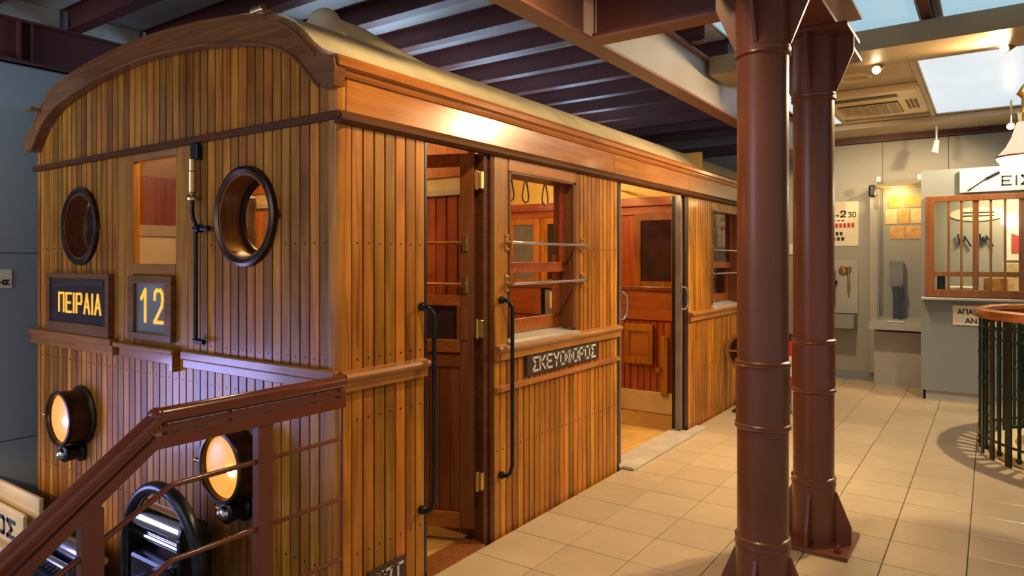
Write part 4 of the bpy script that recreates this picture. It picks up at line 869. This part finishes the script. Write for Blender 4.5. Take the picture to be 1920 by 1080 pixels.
# poster on the back wall
pw = MB().box(0.30, 0.80, 7.395, 7.404, 1.625, 2.17).obj('wall_poster', 'paper', label='cream poster with red and black print half hidden by the farther column', cat='poster')
letters('lettering', '2', (0.60, 7.395, 1.975), (1, 0, 0), (0, 0, 1), 0.065, 0.085, 'ink', pw, 0.016, depth=0.002)
letters('lettering', '30', (0.685, 7.395, 1.975), (1, 0, 0), (0, 0, 1), 0.09, 0.065, 'ink', pw, 0.010, depth=0.002, gap=0.6)
for (x0, x1, z0, z1, mt, k) in ((0.36, 0.60, 1.99, 2.01, 'ink', 5), (0.36, 0.66, 1.93, 1.945, 'ink', 6), (0.36, 0.77, 1.85, 1.905, 'redink', 9), (0.36, 0.64, 1.755, 1.80, 'ink', 6), (0.36, 0.66, 1.69, 1.735, 'ink', 6)):
    for i in range(k):
        a = x0 + (x1-x0)/k*i; MB().box(a, a+(x1-x0)/k*0.7, 7.393, 7.395, z0, z1).obj('print_mark', mt, pw, smooth=False)
# wall switch, extinguisher, brass wheel
MB().box(0.0, 0.09, 7.385, 7.404, 1.52, 1.65, 0.006).obj('wall_switch', 'paper', label='cream switch box on the wall between the two columns', cat='switch')
fe = empty('fire_extinguisher', (0.58, 5.0, 0.0), 'red fire extinguisher glimpsed between the two columns', 'fire extinguisher')
MB().lathe([(0.075, 0.25), (0.08, 0.27), (0.08, 0.60), (0.06, 0.65), (0.025, 0.69)], (0.58, 5.0, 0), 'z', 28).obj('cylinder', 'redpaint', fe)
MB().box(0.53, 0.63, 4.98, 5.02, 0.69, 0.73, 0.005).tube([(0.60, 5.0, 0.73), (0.52, 5.0, 0.76), (0.48, 5.0, 0.78)], 0.012).obj('valve', 'black', fe)
MB().cyl((0.58, 5.0, 0.0), (0.58, 5.0, 0.25), 0.02).cyl((0.58, 5.0, 0.0), (0.58, 5.0, 0.015), 0.10, n=24).obj('stand', 'chrome', fe)
MB().box(0.52, 0.64, 4.915, 4.925, 0.36, 0.55).obj('label_plate', 'paper', fe, smooth=False)
gw = empty('brass_wheel', (0.20, 4.72, 0.0), 'brass spoked wheel on a stand peeping out behind the nearer column', 'wheel')
MB().lathe([(0.17, -0.02), (0.20, -0.02), (0.205, 0.0), (0.20, 0.02), (0.17, 0.02)], (0.22, 4.78, 0.58), 'y', 36, closed=True).obj('rim', 'brass', gw)
for k in range(6):
    t = k*PI/3; MB().cyl((0.22, 4.78, 0.58), (0.22+0.175*math.cos(t), 4.78, 0.58+0.175*math.sin(t)), 0.012, n=8).obj('spoke', 'brass', gw)
MB().cyl((0.22, 4.785, 0.58), (0.22, 4.80, 0.58), 0.165, n=36).obj('disc', 'bronze', gw)
MB().cyl((0.22, 4.74, 0.58), (0.22, 4.82, 0.58), 0.04).obj('hub', 'brass', gw)
MB().box(0.20, 0.24, 4.80, 4.84, 0.02, 0.58).box(0.10, 0.34, 4.72, 4.92, 0.0, 0.025).obj('stand', 'black_iron', gw, smooth=False)

# ================================================================= ROUND BALUSTRADE
rb = empty('round_balustrade', (2.95, 4.62, 0.0), 'round dark green iron balustrade with copper handrail on a cream kerb', 'balustrade')
cx, cy, R = 2.95, 4.62, 0.90
MB().lathe([(R-0.10, 0.0), (R-0.06, 0.0), (R-0.05, 0.012), (R-0.05, 0.06), (R-0.06, 0.07), (R-0.22, 0.07), (R-0.22, 0.0)], (cx, cy, 0), 'z', 64, closed=True).obj('kerb', 'ac', rb)
MB().lathe([(R+0.045, 1.05), (R+0.035, 1.078), (R, 1.09), (R-0.035, 1.078), (R-0.045, 1.05), (R-0.035, 1.022), (R, 1.01), (R+0.035, 1.022)], (cx, cy, 0), 'z', 72, closed=True).obj('handrail', 'copper', rb)
for z, rr in ((0.955, 0.008), (0.88, 0.008), (0.14, 0.010)):
    MB().tube([(cx+R*math.cos(2*PI*k/48), cy+R*math.sin(2*PI*k/48), z) for k in range(48)], rr, 8, closed=True).obj('ring', 'greeniron', rb)
bars = None
for k in range(60):
    t = 2*PI*k/60; thick = k % 2 == 0
    px, py = cx+R*math.cos(t), cy+R*math.sin(t)
    if thick: MB().box(-0.006, 0.006, -0.030, 0.030, 0.0, 1.02, 0.003).xf(Matrix.Translation((px, py, 0)) @ Matrix.Rotation(t, 4, 'Z')).obj('baluster', 'greeniron', rb)
    else:
        mb = MB().cyl((px, py, 0.07), (px, py, 1.02), 0.012, n=10).sphere((px, py, 0.065), 0.02, n=8)
        for z in (0.30, 0.55, 0.75): mb.sphere((px, py, z), 0.017, n=6)
        mb.obj('baluster', 'greeniron', rb)

# ================================================================= LAMPS AND CEILING FITTINGS
pd = empty('pendant_lamp', (2.31, 3.78, 2.0), 'white bell-shaped pendant lamp at the right edge', 'lamp')
c = (2.315, 3.80, 0)
MB().lathe([(0.055, 2.36), (0.065, 2.33), (0.085, 2.26), (0.115, 2.20), (0.155, 2.15), (0.165, 2.135), (0.157, 2.135), (0.10, 2.20), (0.06, 2.30)], c, 'z', 36, closed=True).obj('shade', 'shade', pd)
MB().lathe([(0.168, 2.135), (0.166, 2.12), (0.14, 2.08), (0.09, 2.05), (0.001, 2.04)], c, 'z', 36).obj('globe', 'opal', pd)
MB().lathe([(0.164, 2.128), (0.170, 2.128), (0.170, 2.14), (0.164, 2.14)], c, 'z', 36, closed=True).obj('rim', 'brass', pd)
MB().lathe([(0.055, 2.36), (0.06, 2.42), (0.03, 2.46), (0.03, 2.52), (0.06, 2.55), (0.03, 2.60), (0.012, 2.62), (0.012, 2.90)], c, 'z', 24).obj('fitting', 'brass', pd)
light('pendant_light', 'POINT', (2.315, 3.80, 1.98), 8, (1.0, 0.86, 0.62), shadow_soft_size=0.10)
def spot(p, d, label):
    p = Vector(p); d = Vector(d).normalized()
    e = empty('spot_lamp', p, label, 'lamp', 'ceiling spot lamps')
    MB().cyl(p + Vector((0, 0, 0.02)), (p.x, p.y, 2.90 if p.y < 4 else 2.985), 0.009, n=10).obj('stem', 'brass', e)
    MB().cyl(p - d*0.05, p + d*0.03, 0.022, 0.034, n=18).obj('housing', 'brass', e)
    MB().cyl(p + d*0.031, p + d*0.036, 0.027, n=18).obj('bulb', 'spotbulb', e)
spot((1.455, 3.72, 2.83), (-0.25, -0.75, -0.4), 'lit brass spot lamp hanging beside the air conditioner')
spot((2.215, 3.74, 2.86), (-0.7, -0.6, -0.4), 'lit brass spot lamp at the right end of the bulkhead')
spot((2.28, 6.30, 2.74), (-0.2, -0.9, -0.3), 'lit brass spot lamp beside the pendant, near the end wall')
ps = empty('wall_spotlight', (1.60, 7.0, 2.62), 'small unlit white spotlight hanging below the end wall beam', 'lamp')
MB().cyl((1.63, 7.0, 2.74), (1.63, 7.0, 2.93), 0.01).cyl((1.63, 7.0, 2.76), (1.61, 6.96, 2.62), 0.03, 0.038).obj('housing', 'white', ps)
# air conditioner
ac = empty('air_conditioner', (1.2, 5.6, 2.93), 'cream ceiling air conditioner with dark grilles', 'air conditioner')
MB().box(0.80, 1.60, 5.10, 6.25, 2.955, 3.02, 0.02).obj('casing', 'ac', ac)
MB().box(0.88, 1.40, 5.55, 6.10, 2.945, 2.956).obj('intake_grille', 'grille', ac, smooth=False)
for k in range(9): MB().box(0.88, 1.40, 5.56+0.062*k, 5.575+0.062*k, 2.938, 2.946).obj('slat', 'ac', ac, smooth=False)
for k in range(7): MB().box(0.90+0.08*k, 0.91+0.08*k, 5.55, 6.10, 2.938, 2.946).obj('slat', 'ac', ac, smooth=False)
MB().box(0.86, 1.42, 5.24, 5.34, 2.948, 2.956).obj('outlet', 'grille', ac, smooth=False)
for k in range(3): MB().box(1.46+0.035*k, 1.48+0.035*k, 5.55, 5.95, 2.948, 2.956).obj('outlet', 'grille', ac, smooth=False)
MB().lathe([(0.10, 3.0), (0.115, 2.992), (0.13, 3.0), (0.13, 3.02), (0.10, 3.02)], (1.17, 4.62, 0), 'z', 32, closed=True).obj('recessed_ring', 'ac', label='round recessed ceiling ring near the lit spot lamp', cat='vent')
